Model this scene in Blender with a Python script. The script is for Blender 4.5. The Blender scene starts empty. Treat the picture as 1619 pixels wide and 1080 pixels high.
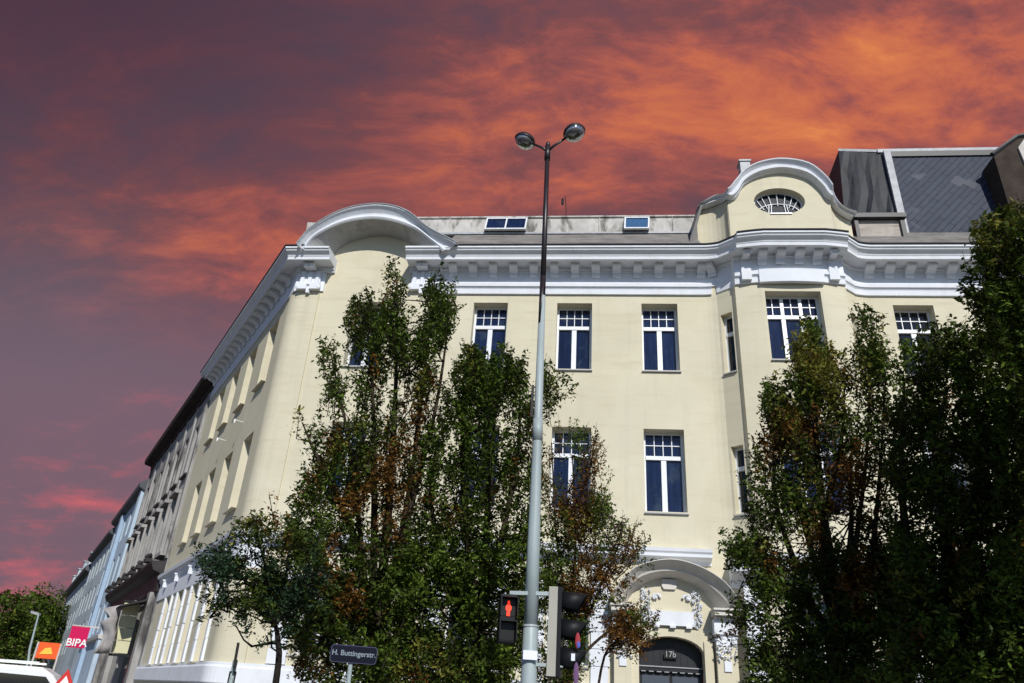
import bpy, math, random
import numpy as np
from mathutils import Vector, Matrix
random.seed(7); rng = np.random.default_rng(11)
sc = bpy.context.scene
col = sc.collection
# ------------------------------------------------------------------ camera
CAM = np.array([0, 0, 1.6])
M = np.array([[0.9978145825282314, -0.06607615980072629, 0.0],
              [-0.029518833442689907, -0.4457632307501968, -0.8946640601831111],
              [0.059115965408625855, 0.8927088457146237, -0.4467395431531335]])
cd = bpy.data.cameras.new("camera"); cam = bpy.data.objects.new("camera", cd); col.objects.link(cam)
mw = Matrix([list(M[i]) + [CAM[i]] for i in range(3)] + [[0, 0, 0, 1]])
cam.matrix_world = mw
cd.sensor_width = 36; cd.lens = 1160 / 1619 * 36; cd.clip_end = 4000; cd.clip_start = .05
sc.camera = cam
# ------------------------------------------------------------------ facade frames
C0 = np.array([-7.57993724, 22.08122616, 0])
EV = np.array([.99263099, -.12117639, 0]); NV = np.array([-.12117639, -.99263099, 0])
E2 = np.array([-.51354125, .85806491, 0]); N2 = np.array([-.85806491, -.51354125, 0])
Z = np.array([0, 0, 1.])
def FP(u, d=0, z=0): return C0 + EV * u + NV * d + Z * z
def SP(s, d=0, z=0): return C0 + E2 * s + N2 * d + Z * z
def ray(x, y):
    d = M @ np.array([x - 809.5, 540 - y, -1160.]); return d / np.linalg.norm(d)
def at(x, y, dist):
    r = ray(x, y); return CAM + r * dist / math.hypot(r[0], r[1])
def onfac(x, y, d):
    r = ray(x, y); t = ((C0 - CAM) @ NV + d) / (r @ NV); P = CAM + t * r - C0
    return P @ EV, P[2] + 0.0
# ------------------------------------------------------------------ sun, world, exposure
SUN_EL, SUN_HEAD = math.radians(35.5), math.radians(169)      # heading from +Y clockwise
sdir = Vector((math.sin(SUN_HEAD) * math.cos(SUN_EL), math.cos(SUN_HEAD) * math.cos(SUN_EL), math.sin(SUN_EL)))
sl = bpy.data.lights.new("sun", 'SUN'); sl.energy = 4.2; sl.angle = math.radians(.5); sl.color = (1, .965, .9)
so = bpy.data.objects.new("sun", sl); col.objects.link(so)
so.rotation_euler = sdir.to_track_quat('Z', 'Y').to_euler(); so.location = (0, -5, 30)
sc.view_settings.view_transform = 'Standard'; sc.view_settings.look = 'None'
sc.view_settings.exposure = 0; sc.view_settings.gamma = 1

class NT:
    """small helper to wire shader nodes"""
    def __init__(s, tree): s.t = tree; s.n = tree.nodes; s.l = tree.links
    def add(s, typ, ins=None, **kw):
        nd = s.n.new(typ)
        for k, v in kw.items(): setattr(nd, k, v)
        if ins:
            for k, v in ins.items():
                if isinstance(v, bpy.types.NodeSocket): s.l.new(v, nd.inputs[k])
                else: nd.inputs[k].default_value = v
        return nd
    def math(s, op, a, b=None, c=None, clamp=False):
        i = {0: a}
        if b is not None: i[1] = b
        if c is not None: i[2] = c
        nd = s.add('ShaderNodeMath', i, operation=op); nd.use_clamp = clamp; return nd.outputs[0]
    def dot(s, v, w): return s.add('ShaderNodeVectorMath', {0: v, 1: tuple(w)}, operation='DOT_PRODUCT').outputs['Value']
    def smooth(s, v, a, b):
        nd = s.add('ShaderNodeMapRange', {'Value': v, 'From Min': a, 'From Max': b}, interpolation_type='SMOOTHSTEP'); return nd.outputs[0]
    def ramp(s, v, stops):
        nd = s.add('ShaderNodeValToRGB', {'Fac': v}); cr = nd.color_ramp
        while len(cr.elements) < len(stops): cr.elements.new(.5)
        for e, (p, c) in zip(cr.elements, stops): e.position = p; e.color = (*c, 1)
        return nd.outputs['Color']
    def mix(s, f, a, b, bt='MIX'):
        nd = s.add('ShaderNodeMix', data_type='RGBA', blend_type=bt)
        for k, v in ((0, f), (6, a), (7, b)):
            if isinstance(v, bpy.types.NodeSocket): s.l.new(v, nd.inputs[k])
            else: nd.inputs[k].default_value = v if k == 0 else (*v, 1)
        return nd.outputs[2]
    def noise(s, vec, scale, detail=4, rough=.5, dist=0, w=None):
        i = {'Vector': vec, 'Scale': scale, 'Detail': detail, 'Roughness': rough, 'Distortion': dist}
        return s.add('ShaderNodeTexNoise', i).outputs['Fac']

w = bpy.data.worlds.new("World"); sc.world = w; w.use_nodes = True
T = NT(w.node_tree); T.n.clear()
out = T.add('ShaderNodeOutputWorld')
sky = T.add('ShaderNodeTexSky', sky_type='NISHITA'); sky.sun_disc = False
sky.sun_elevation = SUN_EL; sky.sun_rotation = SUN_HEAD; sky.air_density = 1.; sky.dust_density = .3; sky.ozone_density = 2
b_sky = T.add('ShaderNodeBackground', {'Color': T.mix(1., sky.outputs[0], (.84, 1., 1.25), 'MULTIPLY'), 'Strength': .078})
gen = T.add('ShaderNodeTexCoord').outputs['Generated']
# the northern half of the sky is a bank of evening cloud: coordinates on a plane facing north, 26 degrees up
X1 = (.9978, -.0295, .0591); Y1 = (-.0661, -.4458, .8927); F1 = (0., .8947, .4467)
fd = T.math('MAXIMUM', T.dot(gen, F1), .12)
cs = T.math('DIVIDE', T.dot(gen, X1), fd); ct = T.math('DIVIDE', T.dot(gen, Y1), fd)
xy = T.add('ShaderNodeCombineXYZ', {0: cs, 1: ct, 2: 0.}).outputs[0]
mp = T.add('ShaderNodeMapping', {'Vector': xy, 'Rotation': (0, 0, math.radians(-24)), 'Scale': (1., 2.6, 1.)}).outputs[0]
warp = T.add('ShaderNodeTexNoise', {'Vector': xy, 'Scale': 1.7, 'Detail': 3.}).outputs['Color']
mpw = T.add('ShaderNodeVectorMath', {0: mp, 1: T.add('ShaderNodeVectorMath', {0: warp, 1: (.45, .45, 0)}, operation='MULTIPLY').outputs[0]}, operation='ADD').outputs[0]
n1 = T.noise(mpw, 2.1, 9, .62, .1)
n2 = T.noise(mpw, 6.5, 9, .66, .15)
n3 = T.noise(xy, 1.3, 3, .5)
mp2 = T.add('ShaderNodeMapping', {'Vector': xy, 'Rotation': (0, 0, math.radians(-3)), 'Scale': (1., 5., 1.)}).outputs[0]
n4 = T.noise(mp2, 2.6, 6, .6, .2)
rightness = T.smooth(cs, -.62, .35)
# distance from the burning streak that climbs to the right
band = T.math('SUBTRACT', ct, T.math('MULTIPLY_ADD', cs, .225, .235))
wob = T.math('MULTIPLY_ADD', T.math('SUBTRACT', n3, .5), .22, band)
bandm = T.math('SUBTRACT', 1., T.smooth(T.math('ABSOLUTE', wob), .0, .17))
below = T.math('MULTIPLY', T.smooth(wob, -.05, -.15), T.smooth(cs, -.1, .25))
v = T.math('MULTIPLY_ADD', T.math('MULTIPLY_ADD', T.math('SUBTRACT', n1, .5), 1.3, .5), .75, T.math('MULTIPLY_ADD', T.math('SUBTRACT', n2, .5), 1.05, .24))
v = T.math('ADD', v, T.math('MULTIPLY', bandm, .22))
v = T.math('SUBTRACT', v, T.math('MULTIPLY', below, .10))
v = T.math('ADD', v, T.math('MULTIPLY', rightness, .26))
v = T.math('SUBTRACT', T.math('SUBTRACT', v, T.math('MULTIPLY', T.smooth(wob, .08, .25), .10)), .415)
v = T.math('ADD', v, T.math('MULTIPLY', T.math('SUBTRACT', n3, .5), .3))
# low streaks on the left
lowl = T.math('MULTIPLY', T.smooth(ct, -.02, -.30), T.math('SUBTRACT', 1., T.smooth(cs, -.45, -.1)))
v = T.math('ADD', v, T.math('MULTIPLY', lowl, T.math('SUBTRACT', T.math('MULTIPLY', n4, 1.55), .50)))
SKY_RAMP = [(.0, (.112, .072, .100)), (.2, (.155, .072, .092)), (.36, (.220, .078, .084)), (.50, (.36, .100, .088)), (.64, (.54, .140, .084)), (.82, (.68, .195, .084)), (.98, (.84, .28, .09))]
cc = T.ramp(v, SKY_RAMP)
dark = T.math('MULTIPLY', T.smooth(ct, .1, .5), T.math('SUBTRACT', 1., T.smooth(cs, -.6, .2)))
cc = T.mix(T.math('MULTIPLY', dark, .85), cc, (.072, .036, .060))
veil = T.math('MULTIPLY', T.math('SUBTRACT', 1., T.smooth(cs, -.66, -.34)), T.math('SUBTRACT', 1., T.smooth(T.math('ABSOLUTE', T.math('SUBTRACT', ct, .02)), .03, .24)))
cc = T.mix(T.math('MULTIPLY', veil, .75), cc, (.112, .105, .145))
cc = T.mix(T.math('MULTIPLY', T.smooth(ct, .14, -.08), .8), cc, (.205, .135, .180), 'LIGHTEN')
b_cl = T.add('ShaderNodeBackground', {'Color': cc, 'Strength': .97})
front = T.smooth(T.dot(gen, (0., .94, .34)), -.05, .22)
ms = T.add('ShaderNodeMixShader', {0: front, 1: b_sky.outputs[0], 2: b_cl.outputs[0]})
T.l.new(ms.outputs[0], out.inputs[0])

# ------------------------------------------------------------------ materials
def mat(name, color, rough=.7, spec=.3, metal=0, var=0, vscale=3, bump=0, bscale=30, emit=None, stain=None):
    m = bpy.data.materials.new(name); m.use_nodes = True; T = NT(m.node_tree)
    b = T.n['Principled BSDF']; b.inputs['Roughness'].default_value = rough
    b.inputs['Specular IOR Level'].default_value = spec; b.inputs['Metallic'].default_value = metal
    b.inputs['Base Color'].default_value = (*color, 1)
    geo = T.add('ShaderNodeNewGeometry').outputs['Position']
    c = None
    if var:
        f = T.noise(geo, vscale, 5, .6)
        f = T.smooth(f, .3, .7)
        c = T.mix(f, tuple(x * (1 - var) for x in color), tuple(min(1, x * (1 + var * .6)) for x in color))
    if stain:
        sc_, amt, scl = stain
        mpn = T.add('ShaderNodeMapping', {'Vector': geo, 'Scale': scl}).outputs[0]
        f = T.smooth(T.noise(mpn, 1., 6, .65, .3), .48, .68)
        c = T.mix(T.math('MULTIPLY', f, amt), c if c is not None else color, sc_)
        if name == 'cream_plaster':      # rain streaks and patched areas of the render
            st = T.noise(T.add('ShaderNodeMapping', {'Vector': geo, 'Scale': (3.2, 3.2, .22)}).outputs[0], 1., 5, .6)
            pt = T.noise(geo, .35, 3, .55, .6)
            c = T.mix(T.math('MULTIPLY', T.smooth(st, .50, .72), .22), c, (.43, .40, .31))
            c = T.mix(T.math('MULTIPLY', T.smooth(pt, .52, .56), .22), c, (.66, .62, .50))
    if c is not None: T.l.new(c, b.inputs['Base Color'])
    if bump:
        h = T.noise(geo, bscale, 5, .6)
        bn = T.add('ShaderNodeBump', {'Height': h, 'Strength': bump, 'Distance': .02}); T.l.new(bn.outputs[0], b.inputs['Normal'])
    if emit:
        b.inputs['Emission Color'].default_value = (*emit[0], 1); b.inputs['Emission Strength'].default_value = emit[1]
    return m
MT = {}
MT['cream'] = mat('cream_plaster', (.605, .56, .42), .9, .1, var=.05, vscale=.6, bump=.12, bscale=14, stain=((.53, .48, .35), .55, (.7, .7, 5.)))
MT['white'] = mat('white_stucco', (.70, .725, .77), .8, .15, var=.05, vscale=1.5, bump=.08, bscale=10, stain=((.55, .56, .58), .3, (2., 2., .8)))
MT['frame'] = mat('white_window_paint', (.72, .74, .77), .35, .5)
MT['hood'] = mat('warm_grey_stucco', (.60, .575, .53), .85, .1, var=.08, vscale=2, stain=((.36, .34, .31), .5, (1.2, 1.2, .6)))
MT['soffit'] = mat('shaded_grey_soffit', (.40, .40, .395), .9, .1, var=.15, vscale=1.5, stain=((.22, .22, .21), .6, (1.5, 1.5, 1.5)))  # pediment underside coloured darker grey to stand in for its shade
MT['sill'] = mat('grey_sheet_sill', (.33, .33, .34), .5, .4)
MT['creamsill'] = mat('cream_sill', (.60, .55, .41), .8, .2, var=.08)
MT['gutter'] = mat('dark_gutter_metal', (.03, .03, .035), .5, .4)
MT['roofgrey'] = mat('weathered_roof_sheet', (.20, .19, .18), .8, .2, var=.25, vscale=2, bump=.3, bscale=8, stain=((.10, .09, .08), .7, (.6, .6, 6)))
MT['attic'] = mat('stained_attic_render', (.52, .50, .47), .85, .1, var=.18, vscale=1.3, bump=.3, bscale=9, stain=((.10, .095, .08), .9, (2.1, 2.1, .75)))
MT['lead'] = mat('lead_flashing', (.34, .355, .38), .5, .4, var=.2, vscale=4, bump=.3, bscale=8)
MT['wood'] = mat('bleached_louvre_wood', (.42, .38, .34), .8, .2, var=.15, stain=((.2, .17, .15), .6, (1, 1, 14)))
MT['darkpaint'] = mat('dark_door_paint', (.012, .013, .016), .4, .5, var=.2)
MT['doorblue'] = mat('blue_grey_door_panel', (.05, .065, .09), .45, .5)
MT['number'] = mat('number_enamel', (.35, .36, .38), .5, .4)
MT['polegrey'] = mat('grey_pole_paint', (.33, .39, .40), .45, .4, var=.06, vscale=3, stain=((.24, .28, .28), .4, (6, 6, .8)))
MT['poledark'] = mat('dark_pole_tone', (.018, .014, .017), .4, .5, var=.2, vscale=5)  # darker tone for the mast's upper length, also arms and antenna
MT['lampshell'] = mat('dark_lamp_shell', (.03, .025, .025), .25, .6)
MT['lampglass'] = mat('lamp_glass', (.35, .36, .38), .06, .9, metal=.75)
MT['blackplastic'] = mat('black_signal_plastic', (.006, .007, .009), .55, .25)
MT['signalback'] = mat('signal_housing_side', (.37, .36, .315), .6, .3, var=.05)
MT['redlens'] = mat('red_lit_figure', (.8, .05, .02), .4, .4, emit=((1, .045, .015), .8))
MT['darklens'] = mat('unlit_lens', (.008, .008, .008), .4, .3)
MT['sticker'] = mat('white_sticker', (.75, .78, .9), .5, .3)
MT['redst'] = mat('red_sticker', (.33, .03, .04), .5, .3); MT['bluest'] = mat('blue_sticker', (.08, .1, .4), .5, .3)
MT['purple'] = mat('purple_sticker', (.14, .07, .16), .5, .3)
MT['signblue'] = mat('shaded_blue_enamel', (.002, .003, .012), .6, .15)  # dark blue taken near black, tree shade put into the plate colour
MT['signwhite'] = mat('sign_white', (.20, .24, .28), .45, .4)
MT['signrim'] = mat('sign_rim', (.05, .055, .11), .6, .2)  # rim colour darkened for the same tree shade
MT['bark'] = mat('tree_bark', (.050, .038, .028), .9, .1, var=.35, vscale=9, bump=.6, bscale=30)
MT['barkdark'] = mat('dark_tree_bark', (.02, .017, .015), .9, .1, var=.3, vscale=9, bump=.6, bscale=30)
MT['asphalt'] = mat('asphalt', (.05, .05, .052), .9, .2, var=.2, vscale=4, bump=.4, bscale=60)
MT['paving'] = mat('concrete_paving', (.24, .23, .21), .9, .2, var=.15, vscale=2, bump=.3, bscale=20)
MT['kerb'] = mat('granite_kerb', (.3, .3, .29), .85, .2, var=.2, vscale=9)
MT['roadpaint'] = mat('road_paint', (.75, .75, .73), .7, .2, var=.1)
MT['earth'] = mat('earth', (.10, .09, .06), .95, .1, var=.3, vscale=1)
MT['stainedgrey'] = mat('weathered_grey_render', (.33, .32, .31), .9, .1, var=.15, vscale=.8, bump=.4, bscale=5, stain=((.06, .055, .055), .95, (.8, .8, .3)))  # random dark blotches spread over the whole wall
MT['darkcornice'] = mat('dark_timber_eave', (.035, .028, .027), .8, .2, var=.4, vscale=2, bump=.3, bscale=8)
MT['shopdark'] = mat('dark_shop_fascia', (.03, .027, .028), .6, .3, var=.4, vscale=1.4)
MT['paleblue'] = mat('pale_blue_render', (.42, .51, .60), .9, .1, var=.08, vscale=.5, bump=.2, bscale=6, stain=((.25, .30, .36), .5, (.4, .4, .2)))
MT['bluegrey'] = mat('blue_grey_render', (.42, .47, .50), .9, .1, var=.1, vscale=.4, bump=.2, bscale=6, stain=((.2, .22, .24), .6, (.3, .3, .5)))
MT['bluestrip'] = mat('blue_stair_tower', (.31, .41, .53), .8, .2, var=.08)
MT['palestone'] = mat('pale_stone', (.55, .52, .49), .9, .1, var=.1)
MT['darkroof'] = mat('dark_sheet_roof', (.06, .07, .085), .6, .4, var=.3, vscale=1)
MT['firewall'] = mat('brown_firewall_render', (.055, .043, .036), .9, .1, var=.3, vscale=1.5, bump=.4, bscale=6)
MT['pink'] = mat('pink_banner', (.55, .008, .09), .7, .2); MT['orange'] = mat('orange_banner', (.85, .12, .03), .7, .2)
MT['yellow'] = mat('yellow_print', (.85, .55, .08), .7, .2); MT['signred'] = mat('traffic_red', (.55, .02, .015), .5, .4)
MT['pure'] = mat('white_print', (.8, .8, .8), .6, .3); MT['blackmatt'] = mat('black_paint', (.01, .01, .01), .6, .3)
MT['vanwhite'] = mat('white_car_paint', (.78, .80, .82), .25, .5); MT['tyre'] = mat('black_rubber', (.02, .02, .02), .8, .2)
MT['glassdark'] = mat('dark_car_glass', (.01, .012, .015), .05, .8)
MT['ltyellow'] = mat('pale_yellow_lightbox', (.60, .58, .38), .6, .3, var=.04)
MT['cloth'] = mat('grey_banner_cloth', (.36, .34, .34), .9, .1, var=.2, vscale=2)
MT['greenbox'] = mat('dark_green_paint', (.02, .12, .05), .5, .4)

def pane_mat(name, c1, c2, rough=.03):
    """window glass: opaque base colour with faint vertical curtain folds"""
    m = bpy.data.materials.new(name); m.use_nodes = True; T = NT(m.node_tree); b = T.n['Principled BSDF']
    oc = T.add('ShaderNodeTexCoord').outputs['Object']
    mpn = T.add('ShaderNodeMapping', {'Vector': oc, 'Scale': (1, 1, .05)}).outputs[0]
    f = T.smooth(T.noise(mpn, 16., 3, .6), .35, .65)
    rnd = T.add('ShaderNodeObjectInfo').outputs['Random']
    c = T.mix(f, c1, c2)
    c = T.mix(T.math('MULTIPLY', rnd, .55), c, tuple(x * .35 for x in c1))
    blot = T.smooth(T.noise(T.add('ShaderNodeVectorMath', {0: oc, 1: T.add('ShaderNodeCombineXYZ', {0: T.math('MULTIPLY', rnd, 37.), 1: 0., 2: 0.}).outputs[0]}, operation='ADD').outputs[0], 1.6, 4, .6), .52, .75)
    c = T.mix(T.math('MULTIPLY', blot, .6), c, (.045, .062, .085))
    T.l.new(c, b.inputs['Base Color'])
    b.inputs['Roughness'].default_value = .35; b.inputs['Specular IOR Level'].default_value = 0
    wn = T.add('ShaderNodeBump', {'Height': T.noise(oc, 2.2, 2, .5), 'Strength': .12, 'Distance': .05}); T.l.new(wn.outputs[0], b.inputs['Coat Normal'])
    b.inputs['Coat Weight'].default_value = 1; b.inputs['Coat Roughness'].default_value = rough; b.inputs['Coat IOR'].default_value = 1.45
    return m
MT['pane'] = pane_mat('navy_window_glass', (.006, .012, .040), (.013, .024, .075))  # navy base colour stands in for the blue sky mirrored in the panes
MT['paneblue'] = pane_mat('blue_skylight_glass', (.05, .12, .24), (.06, .14, .28))
MT['paneoval'] = mat('matt_dark_glass', (.012, .018, .03), .5, .15, var=.4, vscale=3)
MT['panedark'] = pane_mat('dark_window_glass', (.008, .009, .012), (.014, .016, .022))

def slate_mat():
    m = bpy.data.materials.new('slate_tiles'); m.use_nodes = True; T = NT(m.node_tree); b = T.n['Principled BSDF']
    geo = T.add('ShaderNodeNewGeometry').outputs['Position']
    u = T.dot(geo, EV); z = T.dot(geo, (0, 0, 1))
    a = math.radians(47)
    p = T.math('ADD', T.math('MULTIPLY', u, -math.sin(a)), T.math('MULTIPLY', z, math.cos(a)))
    q = T.math('ADD', T.math('MULTIPLY', u, math.cos(a)), T.math('MULTIPLY', z, math.sin(a)))
    vec = T.add('ShaderNodeCombineXYZ', {0: q, 1: p, 2: 0.}).outputs[0]
    br = T.add('ShaderNodeTexBrick', {'Vector': vec, 'Scale': 1., 'Mortar Size': .02, 'Brick Width': 1.3, 'Row Height': .2, 'Color1': (.038, .048, .078, 1), 'Color2': (.050, .062, .096, 1), 'Mortar': (.005, .006, .012, 1), 'Mortar Smooth': .3})
    cell = T.add('ShaderNodeTexBrick', {'Vector': vec, 'Scale': 1., 'Mortar Size': .0, 'Brick Width': .43, 'Row Height': .4, 'Color1': (0, 0, 0, 1), 'Color2': (1, 1, 1, 1), 'Mortar': (0, 0, 0, 1)})
    patch = T.smooth(T.noise(geo, .55, 2, .5), .52, .6)
    f = T.math('MULTIPLY', T.math('GREATER_THAN', cell.outputs['Color'], .86), patch)
    c = T.mix(T.math('MULTIPLY', f, .9), br.outputs['Color'], (.11, .115, .14))
    nz = T.noise(geo, 6, 5, .6)
    c = T.mix(.35, c, T.ramp(nz, [(.3, (.015, .018, .03)), (.7, (.05, .058, .08))]))
    T.l.new(c, b.inputs['Base Color']); b.inputs['Roughness'].default_value = .6; b.inputs['Specular IOR Level'].default_value = .15
    bn = T.add('ShaderNodeBump', {'Height': br.outputs['Fac'], 'Strength': -.6, 'Distance': .03}); T.l.new(bn.outputs[0], b.inputs['Normal'])
    return m
MT['slate'] = slate_mat()
MT['torn'] = mat('torn_roofing_felt', (.028, .031, .038), .6, .25, var=.3, vscale=1.2, bump=.6, bscale=5, stain=((.012, .012, .014), .95, (2.2, 2.2, .7)))

def leaf_mat(name, cols):
    m = bpy.data.materials.new(name); m.use_nodes = True; T = NT(m.node_tree); b = T.n['Principled BSDF']
    at_ = T.add('ShaderNodeAttribute', attribute_name='leafvar').outputs['Fac']
    c = T.ramp(at_, [(i / (len(cols) - 1), c) for i, c in enumerate(cols)])
    T.l.new(c, b.inputs['Base Color']); b.inputs['Roughness'].default_value = .55; b.inputs['Specular IOR Level'].default_value = .12
    tr = T.add('ShaderNodeBsdfTranslucent', {'Color': c}); mx = T.add('ShaderNodeMixShader', {0: .18, 1: b.outputs[0], 2: tr.outputs[0]})
    T.l.new(mx.outputs[0], T.n['Material Output'].inputs[0]); return m
MT['leafgreen'] = leaf_mat('green_leaf', [(.034, .060, .008), (.066, .110, .014), (.125, .175, .026)])
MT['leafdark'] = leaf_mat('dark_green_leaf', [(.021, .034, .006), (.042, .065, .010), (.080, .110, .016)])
MT['leafyellow'] = leaf_mat('yellow_green_sunlit_leaf', [(.07, .08, .014), (.15, .155, .025), (.27, .25, .05)])  # bright leaf colour, weighted to crown tops to imitate sunlit tips
MT['leafbrown'] = leaf_mat('brown_leaf', [(.065, .034, .008), (.125, .060, .012), (.21, .100, .022)])
MT['leaffrond'] = leaf_mat('blue_green_leaf', [(.014, .030, .014), (.028, .058, .028), (.055, .10, .045)])

# ------------------------------------------------------------------ mesh helpers
class MB:
    def __init__(s): s.v = []; s.f = []; s.m = []
    def add(s, verts, faces, mi=0):
        o = len(s.v); s.v += [tuple(map(float, p)) for p in verts]; s.f += [tuple(i + o for i in f) for f in faces]; s.m += [mi] * len(faces); return s
    def quad(s, a, b, c, d, mi=0): return s.add([a, b, c, d], [(0, 1, 2, 3)], mi)
    def box(s, o, ax, ay, az, mi=0):
        """o corner, three edge vectors"""
        o, ax, ay, az = map(np.asarray, (o, ax, ay, az))
        p = [o, o + ax, o + ax + ay, o + ay]; p += [q + az for q in p]
        return s.add(p, [(0, 3, 2, 1), (4, 5, 6, 7), (0, 1, 5, 4), (1, 2, 6, 5), (2, 3, 7, 6), (3, 0, 4, 7)], mi)
    def fbox(s, u0, u1, d0, d1, z0, z1, mi=0, F=FP):
        o = F(u0, d0, z0); return s.box(o, F(u1, d0, z0) - o, F(u0, d1, z0) - o, F(u0, d0, z1) - o, mi)
    def tube(s, pts, rad, n=10, mi=0, cap=True):
        pts = [np.asarray(p, float) for p in pts]; k = len(pts)
        if not hasattr(rad, '__len__'): rad = [rad] * k
        rings = []; ref = None
        for i in range(k):
            t = pts[min(i + 1, k - 1)] - pts[max(i - 1, 0)]; t = t / (np.linalg.norm(t) + 1e-9)
            if ref is None: ref = np.array([1., 0, 0]) if abs(t[0]) < .8 else np.array([0, 1., 0])
            a = np.cross(t, ref); a /= np.linalg.norm(a); b = np.cross(t, a); ref = -np.cross(t, a) if False else ref
            rings += [pts[i] + rad[i] * (a * math.cos(2 * math.pi * j / n) + b * math.sin(2 * math.pi * j / n)) for j in range(n)]
        fs = [(i * n + j, i * n + (j + 1) % n, (i + 1) * n + (j + 1) % n, (i + 1) * n + j) for i in range(k - 1) for j in range(n)]
        if cap: fs += [tuple(range(n - 1, -1, -1)), tuple((k - 1) * n + j for j in range(n))]
        return s.add(rings, fs, mi)
    def ell(s, c, ax, ay, az, n=14, m=8, mi=0, half=False):
        c, ax, ay, az = map(np.asarray, (c, ax, ay, az)); vs = []
        for i in range(m + 1):
            ph = (math.pi / 2 if half else math.pi) * i / m
            vs += [c + az * math.cos(ph) + math.sin(ph) * (ax * math.cos(2 * math.pi * j / n) + ay * math.sin(2 * math.pi * j / n)) for j in range(n)]
        fs = [(i * n + j, (i + 1) * n + j, (i + 1) * n + (j + 1) % n, i * n + (j + 1) % n) for i in range(m) for j in range(n)]
        return s.add(vs, fs, mi)
    def poly_prism(s, pts, off, mi=0):
        """flat outline extruded by vector off"""
        n = len(pts); pts = [np.asarray(p, float) for p in pts]; off = np.asarray(off)
        return s.add(pts + [p + off for p in pts], [tuple(range(n)), tuple(range(2 * n - 1, n - 1, -1))] + [(i, i + n, (i + 1) % n + n, (i + 1) % n) for i in range(n)], mi)
    def build(s, name, mats, parent=None, smooth=False, origin=None):
        me = bpy.data.meshes.new(name); o = np.zeros(3)
        if parent is not None:
            q = parent
            while q is not None: o = o + np.array(q.location); q = q.parent
        if origin is not None: org = np.asarray(origin, float)
        else: org = o
        vs = (np.array(s.v).reshape(-1, 3) - org).tolist()
        me.from_pydata(vs, [], s.f)
        mats = mats if isinstance(mats, (list, tuple)) else [mats]
        for m in mats: me.materials.append(MT[m])
        if len(mats) > 1: me.polygons.foreach_set('material_index', s.m)
        if smooth: me.polygons.foreach_set('use_smooth', [True] * len(me.polygons))
        me.update()
        ob = bpy.data.objects.new(name, me); col.objects.link(ob)
        ob.location = Vector(org - o) if parent is not None else Vector(org)
        if parent is not None: ob.parent = parent
        return ob
def root(name, label, cat, loc=(0, 0, 0), group=None):
    o = bpy.data.objects.new(name, None); col.objects.link(o); o.location = loc; o.empty_display_size = .3
    o['label'] = label; o['category'] = cat
    if group: o['group'] = group
    return o
def tag(o, label=None, cat=None, group=None, kind=None):
    for k, v in (('label', label), ('category', cat), ('group', group), ('kind', kind)):
        if v: o[k] = v
    return o
def copy_tree(o, parent=None):
    c = o.copy(); col.objects.link(c)
    if parent is not None: c.parent = parent
    for ch in list(o.children): copy_tree(ch, c)
    return c
def text_mesh(name, body, size, extrude, matname, parent, origin, right, up, normal, align='CENTER', bold=False):
    cu = bpy.data.curves.new(name, 'FONT'); cu.body = body; cu.size = size; cu.extrude = extrude; cu.align_x = align; cu.align_y = 'CENTER'
    if bold: cu.offset = size * .018
    ob = bpy.data.objects.new(name + '_tmp', cu); col.objects.link(ob)
    dg = bpy.context.evaluated_depsgraph_get(); me = bpy.data.meshes.new_from_object(ob.evaluated_get(dg))
    bpy.data.objects.remove(ob); bpy.data.curves.remove(cu)
    R = np.array([right, up, normal]).T
    b = MB(); vs = [np.asarray(origin) + R @ np.array(v.co) for v in me.vertices]
    b.add(vs, [tuple(p.vertices) for p in me.polygons]); bpy.data.meshes.remove(me)
    return b.build(name, matname, parent)

def catmull(pts, n=6):
    pts = [np.asarray(p, float) for p in pts]; P = [2 * pts[0] - pts[1]] + pts + [2 * pts[-1] - pts[-2]]; o = []
    for i in range(1, len(P) - 2):
        for k in range(n):
            t = k / n; a, b, c, d = P[i - 1:i + 3]
            o.append(.5 * (2 * b + (c - a) * t + (2 * a - 5 * b + 4 * c - d) * t * t + (3 * b - a - 3 * c + d) * t ** 3))
    o.append(pts[-1]); return o

# ------------------------------------------------------------------ ground
g = MB(); g.quad((-900, -900, 0), (900, -900, 0), (900, 900, 0), (-900, 900, 0)); tag(g.build('ground', 'earth'), kind='structure')
def strip(name, m, a, b, wv, z0, h=0):
    """slab from a to b (2D) widened by vector wv"""
    s = MB(); a = np.array([*a, z0]); b = np.array([*b, z0]); wv = np.array([*wv, 0])
    if h: s.box(a, b - a, wv, (0, 0, h))
    else: s.quad(a, b, b + wv, a + wv)
    return tag(s.build(name, m), kind='structure')
L = lambda u, d: tuple(FP(u, d)[:2])
S_ = lambda s, d: tuple(SP(s, d)[:2])
r = MB(); r.quad(FP(-80, 4.5, .004), FP(80, 4.5, .004), FP(80, 40, .004), FP(-80, 40, .004)); tag(r.build('road', 'asphalt'), kind='structure')
r = MB(); r.quad(SP(-6, 3.2, .008), SP(300, 3.2, .008), SP(300, 14, .008), SP(-6, 14, .008)); tag(r.build('side_street', 'asphalt'), kind='structure')
pv = MB()
kpts = [SP(300, 3.1), SP(0, 3.1) + 0, FP(.5, 4.4), FP(80, 4.4)]; ins = [SP(300, -.5), SP(0, -.5), FP(.5, -.5), FP(80, -.5)]
for i in range(3):
    a, b, c, d = kpts[i], kpts[i + 1], ins[i + 1], ins[i]
    pv.add([a, b, c, d] + [q + Z * .13 for q in (a, b, c, d)], [(4, 5, 6, 7), (0, 1, 5, 4)])
tag(pv.build('pavement', 'paving'), kind='structure')
kb = MB()
kp2 = [SP(300, 3.25), SP(0, 3.25), FP(.5, 4.55), FP(80, 4.55)]
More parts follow.
